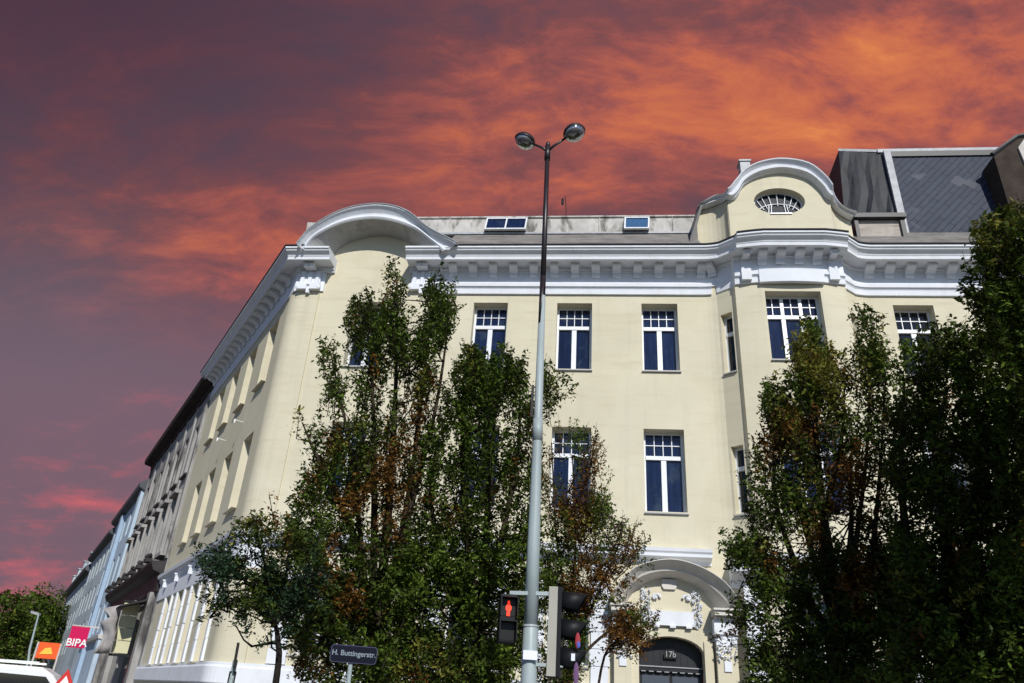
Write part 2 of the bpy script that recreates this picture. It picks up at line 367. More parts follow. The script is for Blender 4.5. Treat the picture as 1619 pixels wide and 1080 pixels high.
for i in range(3):
    a, b, c, d = kp2[i], kp2[i + 1], kpts[i + 1], kpts[i]
    kb.add([a, b, c, d] + [q + Z * .125 for q in (a, b, c, d)], [(4, 5, 6, 7), (0, 1, 5, 4)])
tag(kb.build('kerb', 'kerb'), kind='structure')
md = MB(); md.fbox(2, 34, 9.0, 14.5, 0, .13); tag(md.build('traffic_island', 'paving'), kind='structure')

# ------------------------------------------------------------------ corner house: plan path
AR = math.radians
def path_main():
    """left to right along the outside of the walls; returns (xy, outvec, key)"""
    P = []
    P.append((SP(13.15), N2, 's'))
    P.append((SP(.35), N2, 's0'))
    a, c, b = SP(.35), C0, FP(.35)
    for i in range(1, 6):
        t = i / 6; p = (1 - t) ** 2 * a + 2 * t * (1 - t) * c + t * t * b; nv = N2 * (1 - t) + NV * t; nv = nv / np.linalg.norm(nv)
        P.append((p, nv, 'c'))
    P.append((FP(.35), NV, 'u0'))
    for u in (1.15, 4.12, 4.95, 13.7): P.append((FP(u), NV, 'm'))
    for t in (10, 20, 30, 72, 81, 90): P.append((FP(13.7 + .94 * math.sin(AR(t)), .65 * (1 - math.cos(AR(t)))), NV, 'a'))
    for u in (14.9, 15.15, 15.42, 17.24, 17.5, 17.75, 17.98):
        P.append((FP(u, .65 + .2 * (1 - ((u - 16.31) / 1.67) ** 2)), NV, 'b'))
    for t in (81, 72, 30, 20, 10, 0): P.append((FP(18.9 - .92 * math.sin(AR(t)), .65 * (1 - math.cos(AR(t)))), NV, 'r'))
    P.append((FP(28), NV, 'e'))
    return P
PATH = path_main()
NP_ = len(PATH)
_c = N2 @ NV; _a = (.8 - _c) / (1 - _c * _c); _b = (1 - .8 * _c) / (1 - _c * _c)
PATHC = [(SP(13.15), N2 * .8, 's'), (C0, N2 * _a + NV * _b, 'c')] + PATH[7:]
# miter scale at the rounded corner is ~1
def sweep(mb, i0, i1, prof, closed=True, mi=0, path=None):
    """prof: list of (offset, z). sweeps profile between path indices"""
    pts = (path or PATH)[i0:i1 + 1]; n = len(prof)
    vs = [p + v * o + Z * z for p, v, _ in pts for o, z in prof]
    fs = []
    m = n if closed else n - 1
    for i in range(len(pts) - 1):
        for j in range(m):
            a = i * n + j; b = i * n + (j + 1) % n; fs.append((a, a + n, b + n, b))
    if closed: fs += [tuple(range(n)), tuple((len(pts) - 1) * n + j for j in range(n - 1, -1, -1))]
    return mb.add(vs, fs, mi)
def subpath(i0, i1, a=None, b=None):
    pts = list(PATH[i0:i1 + 1]); return pts
IDX_U0 = 7; IDX_115 = 8; IDX_412 = 9; IDX_495 = 10; IDX_137 = 11; IDX_BAYL = 17; IDX_BAYR = 24; IDX_R0 = 30; IDX_END = 31

house = root('corner_house', 'cream three-storey corner house with white cornices and curved gables', 'house', tuple(C0))
REV = .34
wall = MB()
OPEN = []      # (origin point at wall plane bottom-centre, right vec, out vec, w, h, kind)
def seg_wall(i, openings, z0=0, z1=14.95, rev=REV):
    """openings in distance along the segment: (a,b,za,zb,kind)"""
    p, q = PATH[i][0], PATH[i + 1][0]; Ls = np.linalg.norm(q - p); r = (q - p) / Ls; o = np.array([r[1], -r[0], 0])
    xs = sorted({0, Ls, *[x for w_ in openings for x in w_[:2]]}); zs = sorted({z0, z1, *[z for w_ in openings for z in w_[2:4]]})
    for x0, x1 in zip(xs, xs[1:]):
        for za, zb in zip(zs, zs[1:]):
            xm, zm = (x0 + x1) / 2, (za + zb) / 2
            if any(w_[0] < xm < w_[1] and w_[2] < zm < w_[3] for w_ in openings): continue
            wall.quad(p + r * x0 + Z * za, p + r * x1 + Z * za, p + r * x1 + Z * zb, p + r * x0 + Z * zb)
    for a, b, za, zb, kind in openings:
        A, B = p + r * a, p + r * b; i_ = -o * rev
        wall.quad(A + Z * za, A + Z * zb, A + i_ + Z * zb, A + i_ + Z * za)
        wall.quad(B + Z * za, B + i_ + Z * za, B + i_ + Z * zb, B + Z * zb)
        wall.quad(A + Z * zb, B + Z * zb, B + i_ + Z * zb, A + i_ + Z * zb)
        wall.quad(A + Z * za, A + i_ + Z * za, B + i_ + Z * za, B + Z * za)
        OPEN.append(((A + B) / 2 + Z * za, r, o, b - a, zb - za, kind))
side_c = [2.15, 4.94, 7.61, 10.15]
ops = []
for s in side_c:
    x = 13.15 - s
    ops += [(x - .65, x + .65, 11.2, 13.62, 'win'), (x - .65, x + .65, 6.83, 9.33, 'win'), (x - .6, x + .6, 2.3, 4.75, 'win')]
seg_wall(0, ops)
for i in range(1, 8):
    seg_wall(i, [])
UB = 1.15
def mo(u, w, za, zb, k='win', base=None): b = base; return (u - w / 2 - b, u + w / 2 - b, za, zb, k)
seg_wall(8, [mo(2.72, 1.12, 11.23, 13.6, base=1.15), mo(2.72, 1.15, 6.83, 9.3, base=1.15), mo(2.72, 1.2, 2.6, 4.8, base=1.15)], z1=14.95)
seg_wall(9, [])
ms_ = []
for u in (6.85, 9.62, 12.35):
    ms_ += [mo(u, 1.14, 11.23, 13.6, base=4.95), mo(u, 1.18, 6.83, 9.3, base=4.95)]
for u in (6.85, 9.62): ms_.append(mo(u, 1.15, 2.72, 4.7, base=4.95))
DOORU0, DOORU1, DOORZ = 11.5, 13.18, 3.62
ms_.append((DOORU0 - 4.95, DOORU1 - 4.95, .14, DOORZ, 'door'))
seg_wall(10, ms_)
for i in range(11, NP_ - 1):
    p, q = PATH[i][0], PATH[i + 1][0]; Ls = np.linalg.norm(q - p)
    if i in (14, 26):
        w_ = .40; seg_wall(i, [(Ls / 2 - w_ / 2, Ls / 2 + w_ / 2, 11.1, 13.1, 'nar'), (Ls / 2 - w_ / 2, Ls / 2 + w_ / 2, 6.8, 8.75, 'nar')], rev=.22)
    elif i == 20:
        seg_wall(i, [(Ls / 2 - .83, Ls / 2 + .83, 11.3, 13.62, 'tri'), (Ls / 2 - .83, Ls / 2 + .83, 6.83, 9.3, 'tri'), (Ls / 2 - .83, Ls / 2 + .83, 2.5, 4.6, 'tri')])
    elif i == NP_ - 2:
        seg_wall(i, [(c - .6 - 18.9, c + .6 - 18.9, a, b, 'win') for c in (20.15, 22.9, 25.6) for a, b in ((11.23, 13.6), (6.83, 9.3), (2.7, 4.7))])
    else: seg_wall(i, [])
# far end walls and flat top inside so the house is closed
wall.quad(SP(13.15), SP(13.15, 0, 14.95), SP(13.15, -12, 14.95), SP(13.15, -12))
wall.quad(FP(28), FP(28, -12), FP(28, -12, 14.95), FP(28, 0, 14.95))
# tympanum wall below the left arch
A_ = catmull([(1.0, 14.95), (1.14, 15.5), (1.68, 16.02), (2.68, 16.29), (3.68, 16.02), (4.16, 15.5), (4.28, 14.95)], 5)
ap = [FP(p[0], 0, p[1]) for p in A_]
wall.add(ap, [tuple(range(len(ap)))])
wall.build('wall', 'cream', house)

# pilasters (thin proud strips)
pl = MB()
pth = [PATH[1]] + PATH[2:8] + [(FP(.91), NV, 'x')]
sweep(pl, 0, len(pth) - 1, [(.003, 2.26), (.05, 2.26), (.05, 13.98), (.003, 13.98)], path=pth)
pl.build('pilaster', 'cream', house)
pl = MB(); pl.fbox(4.08, 4.85, .003, .045, 5.8, 13.98); pl.build('pilaster', 'cream', house)

# main cornice (string course is separate)
CORN = [(.0, 14.72), (.09, 14.72), (.10, 14.78), (.16, 14.80), (.16, 14.86), (.20, 14.89), (.64, 14.90), (.64, 14.85), (.71, 14.85), (.72, 14.95), (.735, 14.965), (.75, 15.0), (.80, 15.05), (.88, 15.10), (.905, 15.16), (.94, 15.17), (.94, 15.235), (.0, 15.25)]
c1 = MB(); cp = PATHC[:2] + [(FP(1.3), NV, 'x')]; sweep(c1, 0, len(cp) - 1, CORN, path=cp); c1.build('cornice', 'white', house)
c2 = MB(); cp = [(FP(3.95), NV, 'x')] + PATH[IDX_495:]; sweep(c2, 0, len(cp) - 1, CORN, path=cp); c2.build('cornice', 'white', house)
# black gutter edge on top of the cornice
GUT = [(.80, 15.255), (.97, 15.245), (.985, 15.28), (.80, 15.30)]
gt = MB(); cp = PATHC[:2] + [(FP(.45), NV, 'x')]; sweep(gt, 0, len(cp) - 1, GUT, path=cp); gt.build('gutter', 'gutter', house)
gt = MB(); cp = [(FP(5.7), NV, 'x')] + PATH[IDX_137:]; sweep(gt, 0, len(cp) - 1, GUT, path=cp); gt.build('gutter', 'gutter', house)
# frieze
fz = MB(); cp = PATHC[:2] + [(FP(1.02), NV, 'x')]; sweep(fz, 0, len(cp) - 1, [(.002, 13.98), (.062, 13.98), (.062, 14.73), (.002, 14.73)], path=cp)
fz.build('frieze', 'white', house)
fz = MB(); cp = [(FP(4.06), NV, 'x')] + PATH[IDX_495:]; sweep(fz, 0, len(cp) - 1, [(.002, 14.2), (.062, 14.2), (.062, 14.73), (.002, 14.73)], path=cp)
fz.build('frieze', 'white', house)
STR = [(.001, 13.90), (.075, 13.905), (.085, 14.05), (.06, 14.06), (.075, 14.10), (.12, 14.15), (.145, 14.16), (.15, 14.27), (.12, 14.29), (.001, 14.33)]
sg = MB(); cp = [(FP(4.9), NV, 'x')] + PATH[IDX_137:IDX_137 + 3]; sweep(sg, 0, len(cp) - 1, STR, path=cp); sg.build('string_course', 'white', house)
sg = MB(); cp = PATH[IDX_137 + 3:IDX_BAYL]; sweep(sg, 0, len(cp) - 1, [(.001, 13.92), (.05, 13.94), (.06, 14.3), (.001, 14.33)], path=cp); sg.build('string_course', 'white', house)
sg = MB(); cp = PATH[IDX_BAYL - 1:IDX_BAYR + 1]; sweep(sg, 0, len(cp) - 1, STR, path=cp); sg.build('string_course', 'white', house)
sg = MB(); cp = PATH[IDX_R0 - 4:]; sweep(sg, 0, len(cp) - 1, STR, path=cp); sg.build('string_course', 'white', house)
# lintel panel over the bay window and square blocks
def dbay(u): return .65 + .2 * (1 - ((u - 16.31) / 1.67) ** 2)
lp = MB(); cp = [(FP(u, dbay(u)), NV, 'x') for u in (15.35, 15.6, 15.95, 16.31, 16.7, 17.0, 17.3)]
sweep(lp, 0, 6, [(.001, 13.86), (.16, 13.86), (.17, 14.32), (.001, 14.36)], path=cp); lp.build('lintel_panel', 'white', house)
def frieze_cap(u, d):
    b = MB()
    b.fbox(u - .15, u + .15, d, d + .20, 13.97, 14.36); b.fbox(u - .12, u + .12, d, d + .12, 14.36, 14.72)
    for k in (-1, 1): b.ell(FP(u + k * .09, d + .12, 14.42), EV * .06, NV * .05, Z * .07, 8, 5)
    for k in (-.1, -.03, .05, .12): b.ell(FP(u + k, d + .5, 14.80 + (.03 if abs(k) < .06 else 0)), EV * .055, NV * .05, Z * .045, 8, 5)
    b.fbox(u - .10, u + .10, d + .1, d + .5, 14.72, 14.895)
    b.build('frieze_capital', 'white', house)
frieze_cap(14.98, dbay(14.98)); frieze_cap(17.62, dbay(17.62))
# pilaster capitals by the left arch
def big_cap(u0, u1):
    b = MB()
    b.fbox(u0, u1, .063, .14, 14.16, 14.72)
    for k in range(3):
        uu = u0 + .1 + (u1 - u0 - .2) * k / 2; b.fbox(uu - .06, uu + .06, .14, .19, 14.18, 14.7)
    b.fbox(u0 - .04, u0 + (u1 - u0) * .42, .063, .24, 13.98, 14.20); b.fbox(u0 + (u1 - u0) * .58, u1 + .04, .063, .24, 13.98, 14.20)
    b.fbox(u0 + (u1 - u0) * .42, u0 + (u1 - u0) * .58, .063, .19, 13.86, 14.10)
    b.ell(FP(u1 + .0, .19, 14.06), EV * .09, NV * .07, Z * .08, 10, 6); b.ell(FP(u0, .19, 14.06), EV * .09, NV * .07, Z * .08, 10, 6)
    b.fbox(u0 + .18, u1 - .18, .19, .5, 14.72, 14.89)
    for k in (-1, 1): b.ell(FP((u0 + u1) / 2 + k * .08, .50, 14.78), EV * .06, NV * .05, Z * .05, 8, 5)
    b.build('pilaster_capital', 'white', house)
big_cap(.16, .88); big_cap(4.10, 4.82)
# cornice brackets: one prototype, copied
bp = MB(); hw = .135
pr = [(.065, 14.53), (.11, 14.52), (.15, 14.57), (.17, 14.66), (.26, 14.72), (.40, 14.76), (.45, 14.80), (.45, 14.893), (.065, 14.893)]
vs = [np.array([-hw, -o, z - 14.9]) for o, z in pr] + [np.array([hw, -o, z - 14.9]) for o, z in pr]; nn = len(pr)
bp.add(vs, [tuple(range(nn)), tuple(range(2 * nn - 1, nn - 1, -1))] + [(i, (i + 1) % nn, (i + 1) % nn + nn, i + nn) for i in range(nn)])
bproto = bp.build('cornice_bracket', 'white', None)
bproto.parent = house
def put_bracket(P, out, first=[True]):
    o = bproto if first[0] else bproto.copy()
    if not first[0]: col.objects.link(o)
    first[0] = False; o.parent = house; o.location = Vector(P - C0 + Z * 14.9); o.rotation_euler = (0, 0, math.atan2(out[0], -out[1]))
for k in range(13): put_bracket(FP(5.50 + k * .685), NV)
put_bracket(FP(14.12, .09), NV * .8 - EV * .5)
for u in (15.48, 16.03, 16.6, 17.15): put_bracket(FP(u, dbay(u)), NV)
for k in range(7): put_bracket(FP(18.95 + k * .62), NV)
for k in range(18): put_bracket(SP(.75 + k * .685), N2)

# left arch pediment
Lc = catmull([(.42, 15.1), (.75, 15.68), (1.67, 16.22), (2.85, 16.36), (4.05, 16.0), (4.85, 15.4), (5.22, 15.02)], 5)
Oc = catmull([(.22, 15.2), (.66, 15.92), (1.60, 16.60), (2.76, 16.84), (3.80, 16.58), (4.70, 15.84), (5.75, 15.22)], 5)
nA = len(A_)
ar = MB()
rows = [[FP(a[0], 0.004, a[1]) for a in A_]]
rows.append([FP(a[0] * .5 + l[0] * .5, .5, a[1] * .45 + l[1] * .55 + .03) for a, l in zip(A_, Lc)])
for f, d in ((0, .88), (.02, .93), (.14, .97), (.30, .96), (.36, .90), (.5, .92), (.7, 1.0), (.86, 1.07), (.9, 1.12), (1.0, 1.13)):
    rows.append([FP(l[0] * (1 - f) + o[0] * f, d, l[1] * (1 - f) + o[1] * f) for l, o in zip(Lc, Oc)])
rows.append([FP(o[0], -1.2, o[1] + .12) for o in Oc])
vs = [p for r_ in rows for p in r_]
for i in range(len(rows) - 1):
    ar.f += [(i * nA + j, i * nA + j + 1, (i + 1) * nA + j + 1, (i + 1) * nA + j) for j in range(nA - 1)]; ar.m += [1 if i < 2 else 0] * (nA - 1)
ar.v += [tuple(map(float, p)) for p in vs]
ar.build('arched_pediment', ['white', 'soffit'], house, smooth=False)
ed = MB(); ed.tube([FP(o[0], 1.14, o[1] + .012) for o in Oc], .022, 6); ed.build('pediment_flashing', 'lead', house)
lb = MB(); lb.poly_prism([FP(-.25, -.4, 15.3), FP(.55, -.4, 15.3), FP(.55, -.4, 17.15), FP(-.3, -.4, 17.2)], -NV * .8)
lb.build('roof_upstand', 'attic', house)

# roof: sheet slope, attic wall, flat top
rf = MB(); RP = [(.79, 15.30), (-.9, 16.97)]
sweep(rf, 0, 2, RP, closed=False, path=PATHC[:2] + [(FP(.5), NV, 'x')])
sweep(rf, 0, 1, RP, closed=False, path=[(FP(5.2), NV, 'x'), (FP(13.72), NV, 'x')])
sweep(rf, 0, 1, RP, closed=False, path=[(FP(18.75), NV, 'x'), (FP(28), NV, 'x')])
sweep(rf, 0, NP_ - 1 - IDX_137, [(.80, 15.29), (-.1, 15.31)], closed=False, path=PATH[IDX_137:]); rf.build('roof', 'roofgrey', house)
at_ = MB(); cp = [(SP(13.1), N2, 's'), (SP(0), (N2 + NV) / 1.6, 'c'), (FP(14.2), NV, 'm')]
sweep(at_, 0, 2, [(-.9, 16.95), (-.9, 17.68), (-.84, 17.69), (-.84, 17.74), (-1.1, 17.76), (-9, 17.8)], closed=False, path=cp)
for u, w_ in ((4.9, .04), (8.6, .03), (10.4, .03), (13.0, .03)): at_.fbox(u, u + w_, -.9, -.87, 16.97, 17.68)
at_.build('attic_wall', 'attic', house)
fl = MB(); fl.fbox(.6, 13.9, -.90, -.80, 16.93, 17.0); fl.build('attic_flashing', 'lead', house)
def skylight(u0, u1, panes, m='pane'):
    fr = MB(); z0, z1 = 17.02, 17.62
    P = lambda u, d, z: FP(u - (z - z0) * -.06, d - (z - z0) * .25, z)
    # frame bars
    def bar(ua, ub, za, zb): fr.poly_prism([P(ua, -.62, za), P(ub, -.62, za), P(ub, -.62, zb), P(ua, -.62, zb)], -NV * .12)
    bar(u0, u1, z0, z0 + .05); bar(u0, u1, z1 - .05, z1)
    for k in range(panes + 1):
        x = u0 + (u1 - u0 - .05) * k / panes; bar(x, x + .05, z0 + .05, z1 - .05)
    # cheeks joining the attic wall
    fr.add([P(u0, -.62, z0), P(u0, -.62, z1), FP(u0, -.91, z1), FP(u0, -.91, z0)], [(0, 1, 2, 3)]); fr.add([P(u1, -.62, z0), P(u1, -.62, z1), FP(u1, -.91, z1), FP(u1, -.91, z0)], [(0, 1, 2, 3)])
    fr.add([P(u0, -.62, z1), P(u1, -.62, z1), FP(u1, -.91, z1 + .03), FP(u0, -.91, z1 + .03)], [(0, 1, 2, 3)])
    f = fr.build('skylight', 'frame', house)
    gl = MB()
    for k in range(panes):
        a = u0 + .05 + (u1 - u0 - .05) * k / panes; b = u0 + (u1 - u0 - .05) * (k + 1) / panes
        gl.poly_prism([P(a, -.66, z0 + .05), P(b, -.66, z0 + .05), P(b, -.66, z1 - .05), P(a, -.66, z1 - .05)], -NV * .02)
    gl.build('pane', m, f)
skylight(6.28, 7.78, 2, 'pane'); skylight(11.28, 12.16, 1, 'paneblue')

# ------------------------------------------------------------------ bay gable with the oval window
def d_at(u):
    if u < 13.7 or u > 18.9: return 0.
    if u < 14.64: return .65 * (1 - math.cos(math.asin(min(1, (u - 13.7) / .94))))
    if u > 17.98: return .65 * (1 - math.cos(math.asin(min(1, (18.9 - u) / .92))))
    return .62
inner_px = [(1111, 333, 0), (1135, 326, .15), (1156, 318, .62), (1166, 312, .62), (1176, 295, .62), (1200, 281, .62), (1236, 275, .62), (1273, 283, .62), (1295, 300, .62), (1306, 315, .62), (1320, 320, .62), (1346, 338, .4)]
outer_px = [(1107, 322, .3), (1130, 309, .5), (1150, 299, .95), (1163, 285, .95), (1178, 268, .95), (1203, 256, .95), (1238, 251, .95), (1278, 258, .95), (1305, 278, .95), (1320, 297, .95), (1337, 310, .95), (1362, 322, .8)]
inn = [onfac(x, y, d) for x, y, d in inner_px]; outc = [onfac(x, y, d) for x, y, d in outer_px]
inn = [(13.72, inn[0][1])] + inn[1:-1] + [(18.75, inn[-1][1])]
gi = catmull(inn, 4); go = catmull(outc, 4)
gw = MB()
us = [p[0] for p in gi]
OU, OZ, OA, OB = 16.34, onfac(1237, 318, .62)[1], .82, .54
# wall columns from z 15.25 to the inner outline, with an oval hole: build as ring + outer part
N = 40
ring = [(OU + OA * math.cos(2 * math.pi * k / N), max(OZ + OB * math.sin(2 * math.pi * k / N), OZ - OB * .93)) for k in range(N)]
# outline sampled by angle around the oval centre for the flat central part
def zin(u): return float(np.interp(u, us, [p[1] for p in gi]))
def bound(ang):
    # march outwards until the outline is met
    c, s = math.cos(ang), math.sin(ang); t = .5
    while t < 4:
        u, z = OU + c * t, OZ + s * t
        if u < 14.66 or u > 17.95 or z < 15.26 or z > zin(u): return (min(max(u, 14.66), 17.95), max(z, 15.26))
        t += .01
    return (u, z)
angs = sorted(set([2 * math.pi * k / 96 for k in range(96)]))
rg = [(OU + OA * math.cos(a), max(OZ + OB * math.sin(a), OZ - OB * .93)) for a in angs]
bd = [bound(math.atan2((p[1] - OZ) * 1.0, p[0] - OU)) for p in rg]
# snap corners
for cu, cz in ((14.66, 15.26), (17.95, 15.26), (14.66, zin(14.66)), (17.95, zin(17.95))):
    j = min(range(len(bd)), key=lambda k: (bd[k][0] - cu) ** 2 + (bd[k][1] - cz) ** 2); bd[j] = (cu, cz)
n_ = len(angs); D_G = .62
gw.add([FP(u, D_G, z) for u, z in rg] + [FP(u, D_G, z) for u, z in bd] + [FP(u, D_G - .3, z) for u, z in rg],
       [(i, (i + 1) % n_, (i + 1) % n_ + n_, i + n_) for i in range(n_)] + [(i, i + 2 * n_, (i + 1) % n_ + 2 * n_, (i + 1) % n_) for i in range(n_)])
# curved wings
def wing(ulist):
    for a, b in zip(ulist, ulist[1:]):
        gw.quad(FP(a, d_at(a) - .03, 15.25), FP(b, d_at(b) - .03, 15.25), FP(b, d_at(b) - .03, zin(b)), FP(a, d_at(a) - .03, zin(a)))
wing([13.72, 13.9, 14.05, 14.2, 14.33, 14.45, 14.55, 14.61, 14.64, 14.66]); wing([17.95, 18.0, 18.06, 18.2, 18.35, 18.55, 18.75])
gw.build('gable_wall', 'cream', house)
# gable moulding
gm = MB(); k = len(gi)
def dl(u, ex): return (d_at(u) if (u < 14.6 or u > 18.0) else D_G) + ex
rows = []
for f, ex in ((0, -.005), (.05, .12), (.15, .16), (.22, .26), (.42, .27), (.5, .22), (.62, .24), (.85, .34), (.9, .38), (1., .39)):
    rows.append([FP(a[0] * (1 - f) + b[0] * f, dl(a[0] * (1 - f) + b[0] * f, ex), a[1] * (1 - f) + b[1] * f) for a, b in zip(gi, go)])
rows.append([FP(b[0], -3.2, b[1] + .1) for b in go])
gm.add([p for r_ in rows for p in r_], [(i * k + j, i * k + j + 1, (i + 1) * k + j + 1, (i + 1) * k + j) for i in range(len(rows) - 2) for j in range(k - 1)], 0)
o2 = (len(rows) - 2) * k
gm.f += [(o2 + j, o2 + j + 1, o2 + k + j + 1, o2 + k + j) for j in range(k - 1)]; gm.m += [1] * (k - 1)
gm.build('gable_moulding', ['white', 'lead'], house)
ck = MB(); zc = go[0][1]
ck.add([FP(13.72, -.03, 15.3), FP(13.72, -.03, zc - .05), FP(13.6, -3.2, zc + .05), FP(13.6, -3.2, 15.3)], [(0, 1, 2, 3)])
ck.build('gable_cheek', 'darkroof', house)
vb_, vt_ = onfac(1089, 386, .35), onfac(1108, 323, .3)
VB, VT = FP(vb_[0], .35, vb_[1]), FP(vt_[0], .3, vt_[1])
vg = MB(); vg.poly_prism([VB, VT, VT + EV * .07, VB + EV * .09], -NV * .12); vg.build('verge_board', 'gutter', house)
vg = MB(); vg.add([VB - NV * .05, VT - NV * .05, FP(13.72, -.03, zc), FP(13.72, -.03, 15.3)], [(0, 1, 2, 3)]); vg.build('verge_cheek', 'roofgrey', house)
cs_ = onfac(1176, 258, -1.); ld = MB(); ld.fbox(cs_[0] - .16, cs_[0] + .2, -1.3, -.9, 16.5, cs_[1], F=FP); ld.fbox(cs_[0] - .2, cs_[0] + .24, -1.34, -.86, cs_[1], cs_[1] + .07, F=FP)
ld.build('chimney_stub', 'lead', house)
# oval window
ow = MB()
def ov(k, sc_, d):
    a = 2 * math.pi * k / 40; return FP(OU + OA * sc_ * math.cos(a), d, max(OZ + OB * sc_ * math.sin(a), OZ - OB * .93 + (1 - sc_) * .3))
for k_ in range(40):
    a, b, c, d = ov(k_, 1.0, .37), ov(k_ + 1, 1.0, .37), ov(k_ + 1, .92, .37), ov(k_, .92, .37)
    ow.quad(a, b, c, d); ow.quad(d, c, c - NV * .06, d - NV * .06)
for t in (-62, -42, -22, 0, 22, 42, 62):
    a = AR(90 + t); x0, z0 = OU + .30 * math.cos(a) * 1.5, OZ - .45 + .55; x1, z1 = OU + OA * .94 * math.cos(a), OZ + OB * .94 * math.sin(a)
    p0 = FP(OU + math.cos(a) * .52, .375, OZ - .40 + math.sin(a) * .38 if abs(t) < 50 else OZ - .36 + math.sin(a) * .38); p1 = FP(x1, .375, z1)
    ow.tube([p0, p1], .014, 5)
arc = [FP(OU + .72 * math.cos(AR(t)), .375, OZ - .38 + .44 * math.sin(AR(t))) for t in range(10, 171, 10)]; ow.tube(arc, .022, 5)
for dx in (-.30, -.12 - .1, .22, .30): ow.tube([FP(OU + dx * 1.1, .375, OZ - .42), FP(OU + dx * .95, .375, OZ + .02)], .016, 5)
ow.fbox(OU - .35, OU + .35, .36, .66, OZ - OB * .93 - .035, OZ - OB * .93)
owo = ow.build('oval_window', 'frame', house)
og = MB(); og.add([ov(k_, .97, .34) for k_ in range(40)], [tuple(range(40))]); og.build('pane', 'paneoval', owo)

# ------------------------------------------------------------------ mansard on the right
mr = MB()
tB = [(19.15, -1.75), (20.95, -1.25), (25.9, -1.25)]; zb = [16.2, 16.2, 16.2]
zt = 21.25
b0, b1, b2 = [FP(u, d, 16.2) for u, d in tB]; t0, t1, t2 = FP(19.62, -2.1, 21.65), FP(21.15, -1.75, zt), FP(25.9, -1.75, zt)
ms1 = MB(); ms1.quad(b1, b2, t2, t1); ms1.quad(b2, FP(25.9, -8, 16.2), FP(25.9, -8, zt), t2); ms1.build('slate_roof', 'slate', house)
ms2 = MB(); nseg = 8
vs = []
for i in range(nseg + 1):
    f = i / nseg
    for j in range(6):
        g_ = j / 5; p = (b0 * (1 - f) + b1 * f) * (1 - g_) + (t0 * (1 - f) + t1 * f) * g_
        vs.append(p + (NV * .6 - EV * .8) * (rng.uniform(-.05, .05) if 0 < i < nseg else 0))
ms2.add(vs, [(i * 6 + j, (i + 1) * 6 + j, (i + 1) * 6 + j + 1, i * 6 + j + 1) for i in range(nseg) for j in range(5)])
ms2.quad(b0, t0, FP(19.75, -8, zt), FP(19.3, -8, 16.2)); ms2.build('felt_roof', 'torn', house)
fs = MB(); dr = (t1 - b1); fs.box(b1 - EV * .10 + NV * .03, EV * .24, NV * .10, dr)
fs.build('hip_flashing', 'lead', house)
rd = MB(); rd.box(t1 + NV * .0 - EV * .25 + Z * .01, t2 - t1 + EV * .25, -NV * .5, Z * .16); rd.box(t0 + Z * .01, t1 - t0, NV * -.3 + EV * .3, Z * .12); rd.build('ridge_flashing', 'lead', house)
sh = MB(); sh.box(t1 + NV * .03 + EV * .15 - Z * .27, t2 - t1 - EV * .15, NV * .06, Z * .24); sh.build('painted_eave_shade', 'gutter', house)  # solid dark strip drawn in for the shade below the ridge flashing
tp = MB(); tp.add([t0 + Z * .02, t1 + Z * .02, t2 + Z * .02, FP(25.9, -8, zt + .02), FP(19.75, -8, zt + .02)], [(0, 1, 2, 3, 4)]); tp.build('flat_roof', 'darkroof', house)
# dormer box with louvre
db = MB(); U0, U1 = 19.0, 20.62
db.fbox(U0, U0 + .12, -.9, -.32, 16.0, 17.15); db.fbox(U1 - .14, U1, -.9, -.32, 16.0, 17.15); db.fbox(U0 - .06, U1 + .05, -1.6, -.22, 17.15, 17.32); db.fbox(U0, U1, -1.6, -.9, 16.0, 17.15)
dbo = db.build('dormer_box', 'gutter', house)
lv = MB(); lv.fbox(U0 + .12, U1 - .14, -.88, -.42, 16.2, 17.14)
lv.build('louvre', 'wood', dbo)
fw = MB(); fw.poly_prism([FP(24.35, -.8, 15.9), FP(26.9, -.8, 15.9), FP(26.9, -.8, 21.35), FP(25.3, -.8, 21.0), FP(24.35, -.8, 20.2)], -NV * 4)
fw.poly_prism([FP(25.35, -.72, 18.6), FP(25.2, -.72, 20.5), FP(25.5, -.72, 20.9), FP(26.9, -.72, 21.2), FP(26.9, -.72, 18.2)], -NV * .07, 1)
fw.tube([FP(24.3, -.8, 20.25), FP(25.3, -.8, 21.05), FP(26.9, -.8, 21.4)], .09, 6, 2)
fw.build('chimney_wall', ['firewall', 'palestone', 'gutter'], house)

